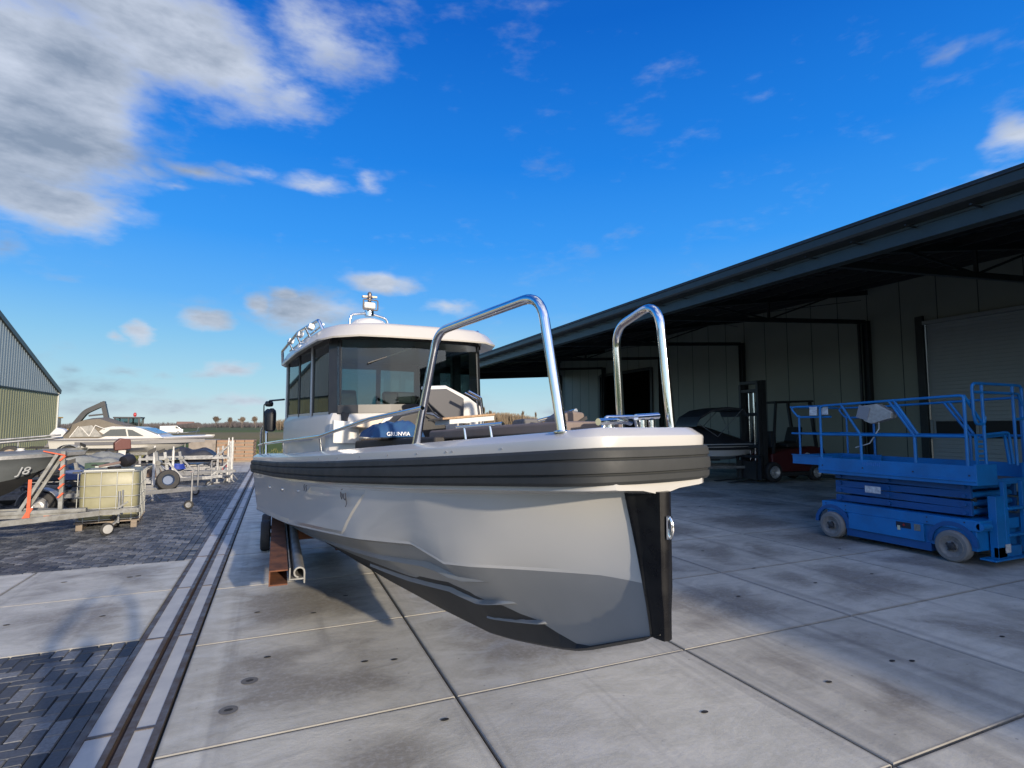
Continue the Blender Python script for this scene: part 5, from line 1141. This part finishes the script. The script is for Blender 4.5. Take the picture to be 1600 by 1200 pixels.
def rope_coil(x, y, z, m, lb, R=.22):
    g = G()
    for k in range(4): g.tube([(R * cos(a) * (1 - .08 * k), R * sin(a) * (1 - .08 * k), .03 + .04 * k) for a in [q * pi / 9 for q in range(18)]], .022, 6, closed=True)
    return tag(g.build('hose_coil', m, None, smooth=50, loc=(x, y, z)), lb, 'hose')
rope_coil(-2.9, 20.4, .60, mat('blue_hose', (.02, .05, .30), .5), 'coiled blue hose hanging over the trailer with side posts'); rope_coil(-4.6, 15.6, .80, blackrub, 'coiled black hose lying on the foremost empty trailer')
# small outboard engine lying on a trailer
oe = empty('outboard_engine', (-5.0, 23.0, .78), .4, 'old brown and white outboard engine before the white cabin boat', 'engine')
g = G(); g.prism([(-.2, -.14, .35), (-.22, -.14, .62), (-.05, -.14, .78), (.25, -.14, .74), (.28, -.14, .4)], (0, .28, 0)); g.build('cowling', mat('maroon_cowl', (.10, .03, .025), .4), oe, bevel=.03)
g = G(); g.prism([(-.06, -.05, -.3), (-.08, -.06, .36), (.14, -.06, .36), (.08, -.05, -.3)], (0, .11, 0)); g.cyl((-.1, 0, -.22), (.22, 0, -.22), .05); g.build('leg', white, oe, smooth=40)

# ================================================================ generic small boat hull (local x forward)
def small_hull(parent, L, W, D, m, z0, rake=.6, sheer=.25, bow_pow=2.2, vee=.35, name='hull', band=None, bm_=None, kp=2.6, cp=1.8):
    g = G(); rows = []; n_ = 22; RS = []
    for i in range(n_ + 1):
        t = i / n_; x = -L / 2 + (L - rake * .15) * t; hb = W / 2 * (1 - max(0, (t - .42) / .58) ** bow_pow) + .008; zs_ = z0 + D + sheer * max(0, t - .3) ** 1.5
        ck = max(0, (t - .55) / .45); zk = z0 + (D * .92) * ck ** kp; zc = z0 + D * vee + (D * .5) * ck ** cp; hbc = hb * (.86 - .35 * ck); xs = rake * ck ** 1.5
        RS.append([(x + xs * .15, 0.0 + .004, zk), (x + xs * .35, hbc, zc), (x + xs * .55, hbc * .4 + hb * .6 + .01, zc + (zs_ - zc) * .5), (x + xs * .8, hb, zs_ - .10), (x + xs * .82, hb + .015, zs_ - .09), (x + xs * .85, hb + .012, zs_ - .03), (x + xs * .86, hb - .03, zs_)])
    mm = [m, bm_ or m, band or m]
    for sg in (1, -1):
        g.loft([[(x, sg * y, z) for x, y, z in r] for r in RS], mf=lambda i, j: 1 if j == 0 else (2 if j == 4 else 0))
    A = RS[0]; g.cur = 0; g.loft([[(x, y, z) for x, y, z in A], [(x, -y, z) for x, y, z in A]])
    return g.build(name, mm, parent, smooth=35), RS
def deck_from(RS, parent, m, i0, i1, dz=.0, name='deck', inset=.04):
    g = G(); g.loft([[(RS[i][-1][0], s_ * (RS[i][-1][1] - inset * abs(s_) ** 0 * (1 if s_ else 0)), RS[i][-1][2] + dz + .04 * (1 - abs(s_))) for s_ in (-1, -.5, 0, .5, 1)] for i in range(i0, i1 + 1)]); return g.build(name, m, parent, smooth=40)

# ---- grey aluminium boat J8 on its trailer
j8 = empty('workboat', (-6.35, 12.35, 0), radians(-1), 'dark grey metal boat marked J8, strapped by its bow at the left edge', 'boat')
greyal = mat('grey_boat_paint', (.16, .175, .18), .42, .2, nz=(1.5, .6), col2=(.11, .125, .13), rv=.1, bump=(3, .06, .01)); 
hl, RS = small_hull(j8, 5.2, 2.0, .80, greyal, .60, rake=.8, sheer=.28, bow_pow=3.4, vee=.42, band=galv, bm_=anti, kp=5, cp=4.5)
deck_from(RS, j8, galv_old, 12, 22)
g = G(); hu = RS[14]
g.tube(arc([(1.0, -.78, 1.42), (1.12, -.78, 1.62), (2.75, -.16, 1.78), (2.75, .16, 1.78), (1.12, .78, 1.62), (1.0, .78, 1.42)], .1, 5), .018, 8)
g.tube([(-.9, -.95, 1.46), (2.72, -.12, 1.83)], .014, 8); g.tube([(-.9, .95, 1.46), (2.72, .12, 1.83)], .014, 8)
g.cyl((2.0, -.44, 1.45), (2.0, -.44, 1.74), .013, n=8); g.cyl((2.0, .44, 1.45), (2.0, .44, 1.74), .013, n=8); g.build('bow_rail', galv, j8, smooth=50)
bl = mat('blue_cabin_paint', (.10, .20, .36), .4, nz=(3, .5)); g = G(); g.prism([(-.3, -.7, 1.4), (.30, -.7, 1.4), (.05, -.7, 1.78), (-.3, -.7, 1.84)], (0, 1.4, 0)); g.build('cuddy', bl, j8, bevel=.02)
g = G(); g.box(-1.2, .12, -.75, .75, 1.86, 1.90); g.build('cabin_top', mat('cabin_top_grey', (.12, .15, .18), .5), j8, bevel=.01)
g = G(); g.lathe([(.08, 0), (.08, .05), (.05, .07), (.05, .10)], (2.2, 0, 1.5), (0, 0, 1), 14); g.cbox((1.5, -.2, 1.53), (.35, .2, .10)); g.build('deck_gear', white, j8, smooth=40)
tarp('red_rope_heap', (-5.4, 12.3, 1.50), (.9, .7, .07), mat('red_rope', (.50, .14, .09), .8, nz=(30, .6)), 'orange-red rope heap lying on the foredeck of the grey boat marked J8', 'rope', 4)
ia = 20; pA = Vector(RS[ia][1]).lerp(Vector(RS[ia][3]), .42); pB = Vector(RS[ia + 1][1]).lerp(Vector(RS[ia + 1][3]), .42); lo_ = Vector(RS[ia][1]); hi_ = Vector(RS[ia][3])
text('lettering', 'J8', .21, mat('silver_print', (.50, .52, .53), .5, .2, nz=(9, .5)), hl, (pA.x + .06, -pA.y - .05, pA.z - .06), (radians(90) - atan2(hi_.y - lo_.y, hi_.z - lo_.z) * -1, 0, atan2(pA.y - pB.y, pB.x - pA.x)), ext=.004, shear=.25)
t8 = trailer('boat_trailer', (-5.05, 11.95, 0), 0, 'weathered trailer with orange straps under the grey boat marked J8', L=5.2, W=1.9, winch=0, rollers=True, m=galv_old, zf=.45, wr=.31, jock=False)
g = G(); g.bar((1.05, -.02, .50), (1.55, -.02, 1.52), .07, .05); g.bar((1.12, .06, .50), (1.62, .06, 1.52), .05, .05); g.bar((1.62, 0, .48), (1.62, 0, 1.55), .06, .06); g.bar((.2, -.02, .52), (2.0, -.02, .52), .10, .06); g.build('winch_post', galv_old, t8)
g = G(); g.bar((1.20, -.07, .42), (1.20, -.07, 1.08), .05, .008, (0, 1, 0)); g.bar((1.14, -.07, .40), (1.24, -.07, .60), .06, .02, (0, 1, 0))
for k in range(5): g.bar((1.59, -.05, .75 + k * .16), (1.66, -.05, .83 + k * .16), .03, .05, (0, 1, 0))
g.bar((1.35, -.05, 1.56), (1.66, -.05, 1.48), .04, .02); g.build('strap', orange, t8)

# ---- IBC water tank
ibc = empty('water_tank', (-3.04, 13.55, 0), radians(6), 'yellowed plastic water tank in a steel cage standing on a wooden pallet beside the trailer', 'tank')
pwood = mat('pallet_wood', (.24, .19, .14), .85, nz=(5, .8), col2=(.14, .12, .10), bump=(30, .4, .004), stretch=(1, 1, 6))
g = G()
for k in range(7): g.box(-.52, .52, -.6 + k * .19, -.6 + k * .19 + .12, .125, .145)
for x in (-.48, 0, .38):
    g.box(x, x + .10, -.6, .6, 0, .022)
    for y in (-.6, -.07, .46): g.box(x, x + .10, y, y + .14, .022, .10)
    g.box(x, x + .10, -.6, .6, .10, .125)
g.build('pallet', pwood, ibc)
pl = mat('yellowed_plastic', (.25, .24, .145), .45, nz=(2.2, .8), col2=(.18, .17, .10), bump=(5, .15, .02)); g = G()
def rr_(hx_, hy_, r, z): return [(sx * (hx_ - r) + r * cos(a), sy * (hy_ - r) + r * sin(a), z) for sx, sy, a0 in ((1, 1, 0), (-1, 1, pi / 2), (-1, -1, pi), (1, -1, 1.5 * pi)) for a in [a0 + k * pi / 8 for k in range(5)]]
g.loft([rr_(hx_, hy_, r, z) for hx_, hy_, r, z in ((.44, .54, .1, .16), (.475, .575, .12, .20), (.47, .57, .12, .5), (.478, .578, .12, .8), (.475, .575, .12, 1.05), (.44, .54, .12, 1.11), (.25, .3, .12, 1.125))], closed=True, cap=True); tk = g.build('tank', pl, ibc, smooth=50)
g = G(); g.lathe([(.11, 0), (.12, .04), (.08, .05)], (0, 0, 1.12), (0, 0, 1), 18); g.lathe([(.05, 0), (.05, .06), (.03, .09)], (.1, -.60, .22), (0, -1, 0), 12); g.build('cap', blackp, tk, smooth=40)
g = G()
for z in (.18, .40, .62, .84, 1.10):
    P = [(x * 1.03, y * 1.025, z) for x, y, _ in rr_(.49, .59, .1, 0)]; g.tube(P, .009, 6, closed=True)
for k in range(4):
    for s_ in (1, -1):
        g.tube([(-.38 + k * .253, s_ * .61, .15), (-.38 + k * .253, s_ * .61, 1.10)], .009, 6); g.tube([(s_ * .51, -.45 + k * .30, .15), (s_ * .51, -.45 + k * .30, 1.10)], .009, 6)
g.bar((-.4, -.595, 1.13), (.4, -.595, 1.13), .05, .03); g.bar((-.4, .595, 1.13), (.4, .595, 1.13), .05, .03); g.build('cage', mat('cage_steel', (.30, .31, .30), .5, .6), ibc, smooth=50)
# old fender and a car part resting on the tank
pp = empty('black_fender', (-2.95, 13.7, 1.14), .4, 'black round fender and arm lying on top of the yellowed water tank', 'fender')
g = G(); g.lathe([(.04, -.12), (.11, -.10), (.13, 0), (.11, .10), (.04, .12)], (.10, 0, .13), (.8, .5, .2), 18); g.build('roll', mat('black_fender'), pp, smooth=40)
g = G(); g.bar((-.02, 0, .10), (-.38, .05, .03), .07, .05); g.build('arm', mat('brown_bracket', (.13, .09, .08), .7), pp, bevel=.01)
# jockey wheel standing in front of the tank with white rim
jk = empty('jockey_stand', (2.25, .25, 0), radians(20)); jk.parent = t8
g = G(); g.lathe([(.03, -.035), (.095, -.03), (.115, -.012), (.115, .012), (.095, .03), (.03, .035)], (0, 0, .115), (.3, -1, 0), 20); t_ = g.build('jockey_wheel', rubber, jk, smooth=40)
g = G(); g.lathe([(.03, -.045), (.075, -.040), (.080, .040), (.03, .045)], (0, 0, .115), (.3, -1, 0), 16); g.build('rim', mat('white_hub', (.34, .34, .33), .5), t_, smooth=40)
g = G(); g.bar((.0, .02, .12), (.16, .05, .24), .05, .03); g.cyl((.17, .05, .2), (.17, .05, .78), .022, n=10); g.cyl((.22, .05, .35), (.22, .05, .80), .016, n=8); g.build('stem', galv, jk, smooth=40)

# ---- white cabin boat on a raised trailer
fb_ = empty('flat_trailer', (-5.6, 25.2, 0), radians(-8), 'low flat trailer with a white deck carrying the white cabin boat', 'trailer')
g = G(); g.box(-3.1, 3.0, -1.0, 1.0, .46, .54); g.build('deck', galv, fb_, bevel=.01)
g = G(); g.box(-3.1, 3.0, -1.02, -.99, .28, .52); g.box(-3.1, 3.0, .99, 1.02, .28, .52)
for x in (-2.9, 0, 2.8): g.box(x, x + .08, -.98, .98, .34, .455)
g.build('frame', white, fb_)
for x in (-.75, 0.05):
    for s_ in (1, -1): wheel(fb_, (x, s_ * .86, .21), (0, s_, 0), .21, .16)
tag_h = None
cbt = trailer('boat_trailer', (-5.5, 25.2, .54), radians(-8), 'boat trailer with spare wheel directly under the white cabin boat', L=5.6, W=1.9, winch=.9, m=galv_old, wr=.36, zf=.40)
cb = empty('cabin_boat', (-5.15, 25.2, .50), radians(-8), 'white cabin boat with brown canvas top and tilted outboard, raised on a trailer', 'boat')
cb.scale = (.88, .92, .97)
hl2, R2 = small_hull(cb, 5.2, 2.0, .58, white, .48, rake=.95, sheer=.14, bow_pow=2.0, vee=.35, band=mat('boat_stripe_grey', (.12, .12, .13), .4))
deck_from(R2, cb, white, 8, 22)
g = G(); g.loft([[(x, -(y + .012), z - .12 - o) for x, y, z in [r[-1] for r in R2[4:22]]] for o in (0, .13)]); g.build('side_stripe', mat('boat_stripe_grey'), hl2)
g = G(); prof = [(-1.35, 1.02), (-1.25, 1.14), (-.75, 1.46), (-.45, 1.52), (.35, 1.50), (.62, 1.44), (1.35, 1.15), (1.5, 1.05)]
g.prism([(x, -.80, z) for x, z in prof], (0, 1.6, 0)); cabn = g.build('cabin', white, cb, bevel=.03)
dw = mat('boat_window', (.10, .11, .115), .12, spec=.8); g = G()
for s_ in (-1, 1): g.prism([(-.85, s_ * .806, 1.14), (-.5, s_ * .806, 1.40), (.05, s_ * .806, 1.42), (.12, s_ * .806, 1.14)], (0, s_ * .006, 0)); g.prism([(.18, s_ * .806, 1.14), (.12, s_ * .806, 1.40), (.30, s_ * .806, 1.38), (.75, s_ * .806, 1.14)], (0, s_ * .006, 0))
g.build('window', dw, cabn); g = G(); g.prism([(.66, -.70, 1.435), (.66, .70, 1.435), (1.22, .66, 1.215), (1.22, -.66, 1.215)], (.012, 0, .02)); g.build('windscreen', mat('pale_glass', (.16, .22, .27), .10, spec=.9), cabn)
cvm = mat('canvas_brown', (.15, .13, .10), .85, nz=(4, .5), col2=(.10, .09, .07), bump=(20, .4, .01)); g = G()
rows = []
for x, w_, zt2, zb2 in ((-2.25, .86, 1.12, 1.06), (-1.95, .88, 1.62, 1.05), (-1.55, .86, 1.80, 1.04), (-1.0, .82, 1.84, 1.04), (-.45, .80, 1.66, 1.2), (-.05, .78, 1.56, 1.35)):
    rows.append([(x, -w_, zb2), (x + .02, -w_ * .97, (zb2 + zt2) / 2), (x + .03, -w_ * .82, zt2 - .04), (x + .03, 0, zt2 + .04), (x + .03, w_ * .82, zt2 - .04), (x + .02, w_ * .97, (zb2 + zt2) / 2), (x, w_, zb2)])
g.loft(rows, cap=True); cv = g.build('canopy', cvm, cb, smooth=35)
g = G(); g.prism([(-1.90, -.885, 1.12), (-1.60, -.868, 1.50), (-1.15, -.865, 1.56), (-.75, -.845, 1.12)], (0, -.012, 0)); g.build('clear_panel', mat('clear_vinyl', (.20, .20, .19), .2, spec=.8, nz=(6, .8), col2=(.42, .41, .38)), cv)
g = G()
for a_, b_ in (((-1.92, 1.10), (-1.62, 1.52)), ((-1.55, 1.50), (-1.22, 1.14)), ((-1.22, 1.14), (-1.02, 1.56)), ((-1.02, 1.56), (-.68, 1.42))): g.bar((a_[0], -.895, a_[1]), (b_[0], -.885, b_[1]), .012, .028)
g.build('canopy_piping', white, cv)
g = G(); g.tube(arc([(1.2, -.55, 1.22), (2.3, -.30, 1.28), (2.72, 0, 1.34), (2.3, .30, 1.28), (1.2, .55, 1.22)], .1), .010, 6); g.cyl((2.5, 0, 1.2), (2.62, 0, 1.48), .010, n=6); g.cyl((-.2, -.2, 1.55), (-.35, -.2, 1.80), .010, n=6); g.build('bow_rail', chrome, cb, smooth=50)
oo = empty('outboard_engine', (-2.75, 0, .95)); oo.parent = cb; oo.rotation_euler = (0, .75, 0)
g = G(); g.prism([(-.34, -.18, .0), (-.36, -.18, .38), (-.1, -.18, .52), (.18, -.18, .46), (.18, -.18, 0)], (0, .36, 0)); g.build('cowling', mat('outboard_white', (.55, .56, .57), .35), oo, bevel=.04)
g = G(); g.prism([(-.16, -.06, -.75), (-.2, -.07, 0), (.1, -.07, 0), (.0, -.06, -.75)], (0, .13, 0)); g.build('leg', mat('outboard_grey', (.15, .15, .16), .4), oo, bevel=.01)
sp_w = wheel(cbt, (-3.1, -.75, .42), (.15, -1, 0), .33, .17, rim=mat('rim_rust', (.30, .20, .13), .6, nz=(10, .9), col2=(.5, .48, .42)), name='spare_wheel')

# ---- posts and frames standing in the row
def stand(x, y, h, label):
    r = empty('support_stand', (x, y, 0), random.uniform(-.3, .3), label, 'stand', 'white support stands'); g = G(); g.cyl((0, 0, .05), (0, 0, h), .035, n=10); g.cyl((0, 0, h * .55), (0, 0, h + .12), .022, n=8); g.build('post', white if h < 1.5 else galv, r, smooth=40)
    g = G()
    for k in range(3):
        a = k * 2.094; g.bar((0, 0, .28), (.22 * cos(a), .22 * sin(a), .015), .03, .03)
    g.build('feet', galv, r); return r
stand(-2.95, 17.0, 1.35, 'white tripod stand rising behind the yellowed water tank'); stand(-2.85, 19.2, 1.25, 'white tripod stand in front of the bow of the white cabin boat'); stand(-1.55, 21.7, 1.45, 'tall pale support stand at the right end of the trailers, nearer of the two'); stand(-1.5, 22.7, 1.45, 'tall pale support stand at the right end of the trailers, farther of the two')
stk = empty('steel_rack', (-2.6, 22.2, 0), 0, 'pale galvanised steel rack with horizontal rails at the right end of the trailers', 'rack')
g = G()
for y in (-.6, .5):
    for z in (.25, .88): g.bar((-1.6, y, z), (1.15, y, z), .05, .07)
    g.bar((1.12, y, .02), (1.12, y, 1.45), .06, .06); g.bar((-1.55, y, .02), (-1.55, y, 1.0), .06, .06); g.bar((.6, y, .88), (1.12, y, 1.35), .04, .04); g.bar((.6, y, .25), (1.12, y, .8), .04, .04)
g.bar((1.12, -.6, .25), (1.12, .5, .25), .05, .05); g.bar((-1.55, -.6, .25), (-1.55, .5, .25), .05, .05); g.build('frame', galv, stk)

# ---- stack of brown boards
for_st = empty('board_stack', (-2.05, 34.6, 0), radians(-3), 'stack of brown wooden boards with spacers at the far end of the yard', 'stack')
bw = mat('stack_wood', (.27, .17, .105), .8, nz=(3, .6), col2=(.19, .12, .08), bump=(20, .3, .005)); g = G()
for k in range(6):
    for q in range(4): g.cbox((-.0 + (q - 1.5) * .46 + .01 * ((k * 7 + q) % 3), 0, .14 + k * .20), (.44, 1.8, .12))
g.build('boards', bw, for_st, bevel=.006); g = G()
for k in range(6):
    for y in (-.85, 0, .85): g.cbox((0, y, .04 + k * .20), (1.8, .08, .075))
g.build('spacers', pwood, for_st)
g = G(); g.cbox((-1.6, 0, .62), (1.3, 1.8, 1.22)); g.build('block', mat('stack_block_grey', (.24, .21, .18), .85, nz=(4, .6), bump=(10, .3, .01)), for_st, bevel=.02)

# ---- excavator and tractor behind the boats
ex = empty('excavator', (-15.2, 51, 0), radians(0), 'yellow excavator with a raised black boom behind the white cabin boat', 'excavator')
yel = mat('machine_yellow', (.62, .34, .02), .45, nz=(3, .4), col2=(.5, .27, .03)); blkm = mat('machine_black', (.035, .037, .04), .5)
g = G()
for y in (-1.0, 1.0): g.prism([(-1.6, y - .25, .0), (-1.9, y - .25, .45), (-1.6, y - .25, .85), (1.6, y - .25, .85), (1.9, y - .25, .45), (1.6, y - .25, 0)], (0, .5, 0))
g.build('track', blkm, ex, bevel=.04); g = G(); g.box(-1.9, 1.2, -1.2, 1.2, .95, 1.75); g.box(-1.9, -.4, -1.15, 1.15, 1.72, 1.95); g.build('body', yel, ex, bevel=.05)
g = G(); g.box(-.9, .3, -1.15, -.1, 1.75, 2.55)
g.build('cab_glass', dw, ex); g = G()
for x in (-.92, -.3, .3): g.box(x - .05, x + .05, -1.18, -1.1, 1.75, 2.6)
g.box(-1.0, .4, -1.2, -.05, 2.55, 2.64); g.build('cab_frame', yel, ex)
g = G(); P = arc([(.7, .2, 1.5), (1.7, .2, 3.05), (2.9, .2, 3.75)], 1.1, 6)
for a_, b_ in zip(P, P[1:]): g.bar(a_, b_, .34, .42, (0, 1, 0))
g.build('boom', blkm, ex); g = G(); g.bar((2.75, .2, 3.85), (3.15, .2, 2.1), .30, .36, (0, 1, 0)); g.bar((1.9, .2, 2.75), (3.0, .2, 2.9), .12, .14, (0, 1, 0)); g.build('stick', blkm, ex)
g = G(); g.prism([(2.8, -.3, 2.1), (3.4, -.3, 2.2), (3.5, -.3, 1.6), (3.1, -.3, 1.3), (2.75, -.3, 1.6)], (0, .9, 0)); g.build('bucket', blkm, ex)
tr = empty('tractor', (-9.4, 45.5, 0), 0, 'tractor with a dark glazed cab and a red beacon behind the white cabin boat', 'tractor')
g = G(); g.box(-.9, .7, -.7, .7, 2.50, 2.60); g.build('roof', blkm, tr, bevel=.03)
g = G()
for x in (-.8, .0, .6):
    for y in (-.65, .65): g.box(x - .04, x + .04, y - .04, y + .04, 1.4, 2.5)
g.build('cab_frame', blkm, tr); g = G(); g.box(-.78, .58, -.62, .62, 1.5, 2.48); g.build('cab_glass', tint2, tr, fix=False)
g = G(); g.box(-.9, .9, -.7, .7, .7, 1.42); g.box(.8, 2.3, -.45, .45, .7, 1.5); g.build('body', mat('tractor_green', (.05, .10, .05), .5), tr, bevel=.05)
for x, r_ in ((-.6, .75), (1.8, .5)):
    for s_ in (1, -1): wheel(tr, (x, s_ * .85, r_), (0, s_, 0), r_, .4)
g = G(); g.lathe([(.06, 0), (.10, .08), (.10, .2), (.05, .28)], (.3, -.4, 2.62), (0, 0, 1), 12); g.build('beacon', mat('red_beacon', (.35, .03, .03), .3), tr, smooth=40)
# small white vehicles far on the field road
for i, (x, y, lb) in enumerate(((-33, 125, 'small pale van far off on the field road, beside the shed'), (-23, 150, 'small white van far off on the field road, right of the tractor'))):
    v_ = empty('van', (x, y, 0), .1, lb, 'van'); g = G(); g.prism([(-2.2, -.9, .4), (-2.2, -.9, 1.9), (1.2, -.9, 2.0), (1.9, -.9, 1.3), (2.5, -.9, 1.1), (2.5, -.9, .4)], (0, 1.8, 0)); g.build('body', white, v_, bevel=.08)
    g = G(); g.prism([(1.0, -.91, 1.3), (.9, -.91, 1.8), (1.2, -.91, 1.8), (1.7, -.91, 1.3)], (0, -.01, 0)); g.build('window', dw, v_)
    for x2 in (-1.4, 1.5):
        for s_ in (1, -1): wheel(v_, (x2, s_ * .85, .33), (0, s_, 0), .33, .2)

# ================================================================ FORKLIFT under the canopy
fk = empty('forklift', (17.0, 14.6, 0), radians(-4), 'red forklift with a tall black mast standing under the canopy behind the blue lift', 'forklift')
fbk = mat('forklift_black', (.022, .023, .024), .5, nz=(6, .5)); fred = mat('forklift_red', (.07, .005, .008), .45, nz=(4, .4))
# local x: negative towards the mast (left in the photo)
g = G()
for y in (-.42, .42):
    g.box(-1.15, -.95, y - .06, y + .06, .12, 3.62); g.box(-1.32, -1.18, y - .05, y + .05, .12, 3.5)
for z in (3.5, 3.2, 2.35, 1.2, .3): g.box(-1.30, -.98, -.42, .42, z, z + .11)
g.build('mast', fbk, fk, bevel=.005); g = G(); g.cyl((-1.06, 0, .3), (-1.06, 0, 3.2), .045, n=10); g.cyl((-1.06, .25, .3), (-1.06, .25, 3.3), .03, n=10); g.build('lift_cylinder', chrome, fk, smooth=40)
g = G(); g.box(-1.40, -1.34, -.6, .6, .1, .72); g.box(-1.41, -1.34, -.6, .6, .85, .95); g.box(-1.41, -1.34, -.6, -.52, .1, .95); g.box(-1.41, -1.34, .52, .6, .1, .95); g.build('carriage', fbk, fk)
for y in (-.35, .35):
    g = G(); g.prism([(-1.42, y - .07, .75), (-1.42, y - .07, .05), (-2.6, y - .07, .03), (-2.6, y - .07, .05), (-1.47, y - .07, .09), (-1.47, y - .07, .75)], (0, .14, 0)); g.build('fork', fbk, fk)
g = G(); g.prism([(-.85, -.55, .35), (-.85, -.55, 1.0), (-.2, -.55, 1.15), (1.0, -.55, 1.25), (1.6, -.55, 1.2), (1.75, -.55, .8), (1.65, -.55, .35)], (0, 1.1, 0)); g.build('body', fred, fk, bevel=.05)
g = G(); g.box(-.7, 1.0, -.57, .57, .2, .36); g.prism([(.1, -.3, 1.2), (.1, -.3, 1.35), (.55, -.3, 1.4), (.75, -.3, 1.95), (.9, -.3, 1.95), (.8, -.3, 1.2)], (0, .6, 0)); g.cbox((-.45, 0, 1.5), (.25, .5, .6)); g.build('seat', fbk, fk, bevel=.04)
g = G()
for y in (-.5, .5): g.bar((-.75, y, 1.0), (-.55, y, 2.82), .07, .07); g.bar((1.3, y, 1.15), (1.05, y, 2.86), .09, .09); g.bar((-.62, y, 2.84), (1.2, y, 2.9), .07, .07)
for k in range(8): g.bar((-.55 + k * .22, -.5, 2.85 + k * .007), (-.55 + k * .22, .5, 2.85 + k * .007), .03, .05)
g.build('overhead_guard', fbk, fk)
text('lettering', 'Linde' if False else '', .1, paper, fk, (0, 0, 0), (0, 0, 0)) if False else None
g = G(); g.prism([(.55, -.562, .93), (.95, -.562, .93), (.86, -.562, 1.0), (.75, -.562, 1.03), (.65, -.562, .98)], (0, -.006, 0)); g.build('badge', paper, fk)
for x, r_ in ((-.8, .36), (1.15, .30)):
    for s_ in (1, -1): wheel(fk, (x, s_ * .50, r_), (0, s_, 0), r_, .24)

# ---- covered bowrider on a trailer under the canopy
bz = empty('bowrider_boat', (14.9, 15.9, 0), radians(-14), 'white and black sports boat with a black cover and raised bimini under the canopy', 'boat')
hl3, R3 = small_hull(bz, 5.6, 2.1, .62, mat('bowrider_white', (.60, .59, .57), .3, coat=.3), .72, rake=1.0, sheer=.05, bow_pow=2.4, vee=.3, band=blackp)
g = G()
for s_ in (1, -1): g.loft([[(x + .0, s_ * (y + .02), z - .10 - o) for x, y, z in [r[-1] for r in R3[0:21]]] for o in (0, .12)])
g.build('side_stripe', blackp, hl3); deck_from(R3, bz, mat('bowrider_white'), 12, 22)
g = G(); rows = []
for i, (x, h_) in enumerate(((-2.75, .05), (-2.3, .30), (-1.6, .38), (-.9, .62), (-.3, .66), (.2, .50), (.8, .30), (1.3, .12), (1.7, .04))):
    j = min(22, max(0, int((x + 2.8) / 5.45 * 22))); w_ = R3[j][-1][1]; z_ = R3[j][-1][2]; rows.append([(x, -w_, z_ - .02), (x, -w_ * .8, z_ + h_ * .45 + .02), (x, -w_ * .35, z_ + h_ * .9), (x, 0, z_ + h_ + .02 * (i % 2)), (x, w_ * .35, z_ + h_ * .9), (x, w_ * .8, z_ + h_ * .45 + .02), (x, w_, z_ - .02)])
g.loft(rows, cap=True); g.build('boat_cover', blk_t, bz, smooth=50)
g = G(); P = [(-.9, 2.05), (-.75, 2.32), (-.3, 2.58), (.35, 2.68), (1.0, 2.62), (1.08, 2.42)]
g.prism([(x, -.85, z) for x, z in P] + [(x - .02, -.85, z - .10) for x, z in reversed(P)], (0, 1.7, 0)); bm2 = g.build('bimini', blk_t, bz, bevel=.02)
g = G()
for s_ in (1, -1): g.tube([(-.1, s_ * .85, 1.6), (-.88, s_ * .85, 2.1)], .014, 6); g.tube([(-.1, s_ * .85, 1.6), (.9, s_ * .85, 2.6)], .014, 6); g.tube([(1.05, s_ * .85, 2.45), (1.5, s_ * .85, 1.45)], .010, 6)
g.build('bimini_frame', galv, bz, smooth=50)
trailer('boat_trailer', (14.9, 15.9, 0), radians(-14), 'dark boat trailer under the covered sports boat inside the canopy', L=6.2, W=1.9, winch=1.0, m=galv_old, zf=.50, wr=.33)

# ================================================================ PHOTOGRAPHER (only the shadow is in the picture)
pj = mat('photographer_clothes', (.03, .035, .05), .8)
me = bpy.data.meshes.new('body')
V = [(0, 0, .96), (0, 0, 1.18), (0, 0, 1.42), (0, .0, 1.52), (0, .01, 1.60), (0, .02, 1.72),            # pelvis .. head 0-5
     (.20, 0, 1.43), (.36, .10, 1.66), (.24, .30, 1.92), (.11, .36, 2.0),                                   # right arm 6-9
     (-.20, 0, 1.43), (-.36, .10, 1.66), (-.24, .30, 1.92), (-.11, .36, 2.0),                               # left arm 10-13
     (.10, 0, .90), (.13, .02, .50), (.14, -.02, .08), (.15, .16, .03), (-.10, 0, .90), (-.13, .02, .50), (-.14, -.02, .08), (-.15, .16, .03)]
Eg = [(0, 1), (1, 2), (2, 3), (3, 4), (4, 5), (2, 6), (6, 7), (7, 8), (8, 9), (2, 10), (10, 11), (11, 12), (12, 13), (0, 14), (14, 15), (15, 16), (16, 17), (0, 18), (18, 19), (19, 20), (20, 21)]
RR = [.16, .15, .17, .065, .085, .095, .075, .055, .040, .035, .075, .055, .040, .035, .10, .07, .05, .04, .10, .07, .05, .04]
me.from_pydata(V, Eg, []); body = bpy.data.objects.new('body', me); scene.collection.objects.link(body); me.materials.append(pj)
sk = body.modifiers.new('skin', 'SKIN'); ss = body.modifiers.new('sub', 'SUBSURF'); ss.levels = 2; ss.render_levels = 2
for i, r_ in enumerate(RR): me.skin_vertices[0].data[i].radius = (r_, r_)
me.skin_vertices[0].data[0].use_root = True
dg = bpy.context.evaluated_depsgraph_get(); me2 = bpy.data.meshes.new_from_object(body.evaluated_get(dg)); bpy.data.objects.remove(body)
per = bpy.data.objects.new('person', me2); scene.collection.objects.link(per); per.location = (-.10, -.50, 0); per.rotation_euler = (0, 0, -YAW * .6)
tag(per, 'standing photographer in dark clothes holding a phone up with both arms', 'person')
g = G(); g.cbox((0, 0, 0), (.16, .009, .078)); ph = g.build('phone', blackp, None, bevel=.003, loc=(-.015, -.06, 2.0)); ph.rotation_euler = (0, 0, -YAW); tag(ph, 'black phone held up by the photographer in both hands', 'phone')
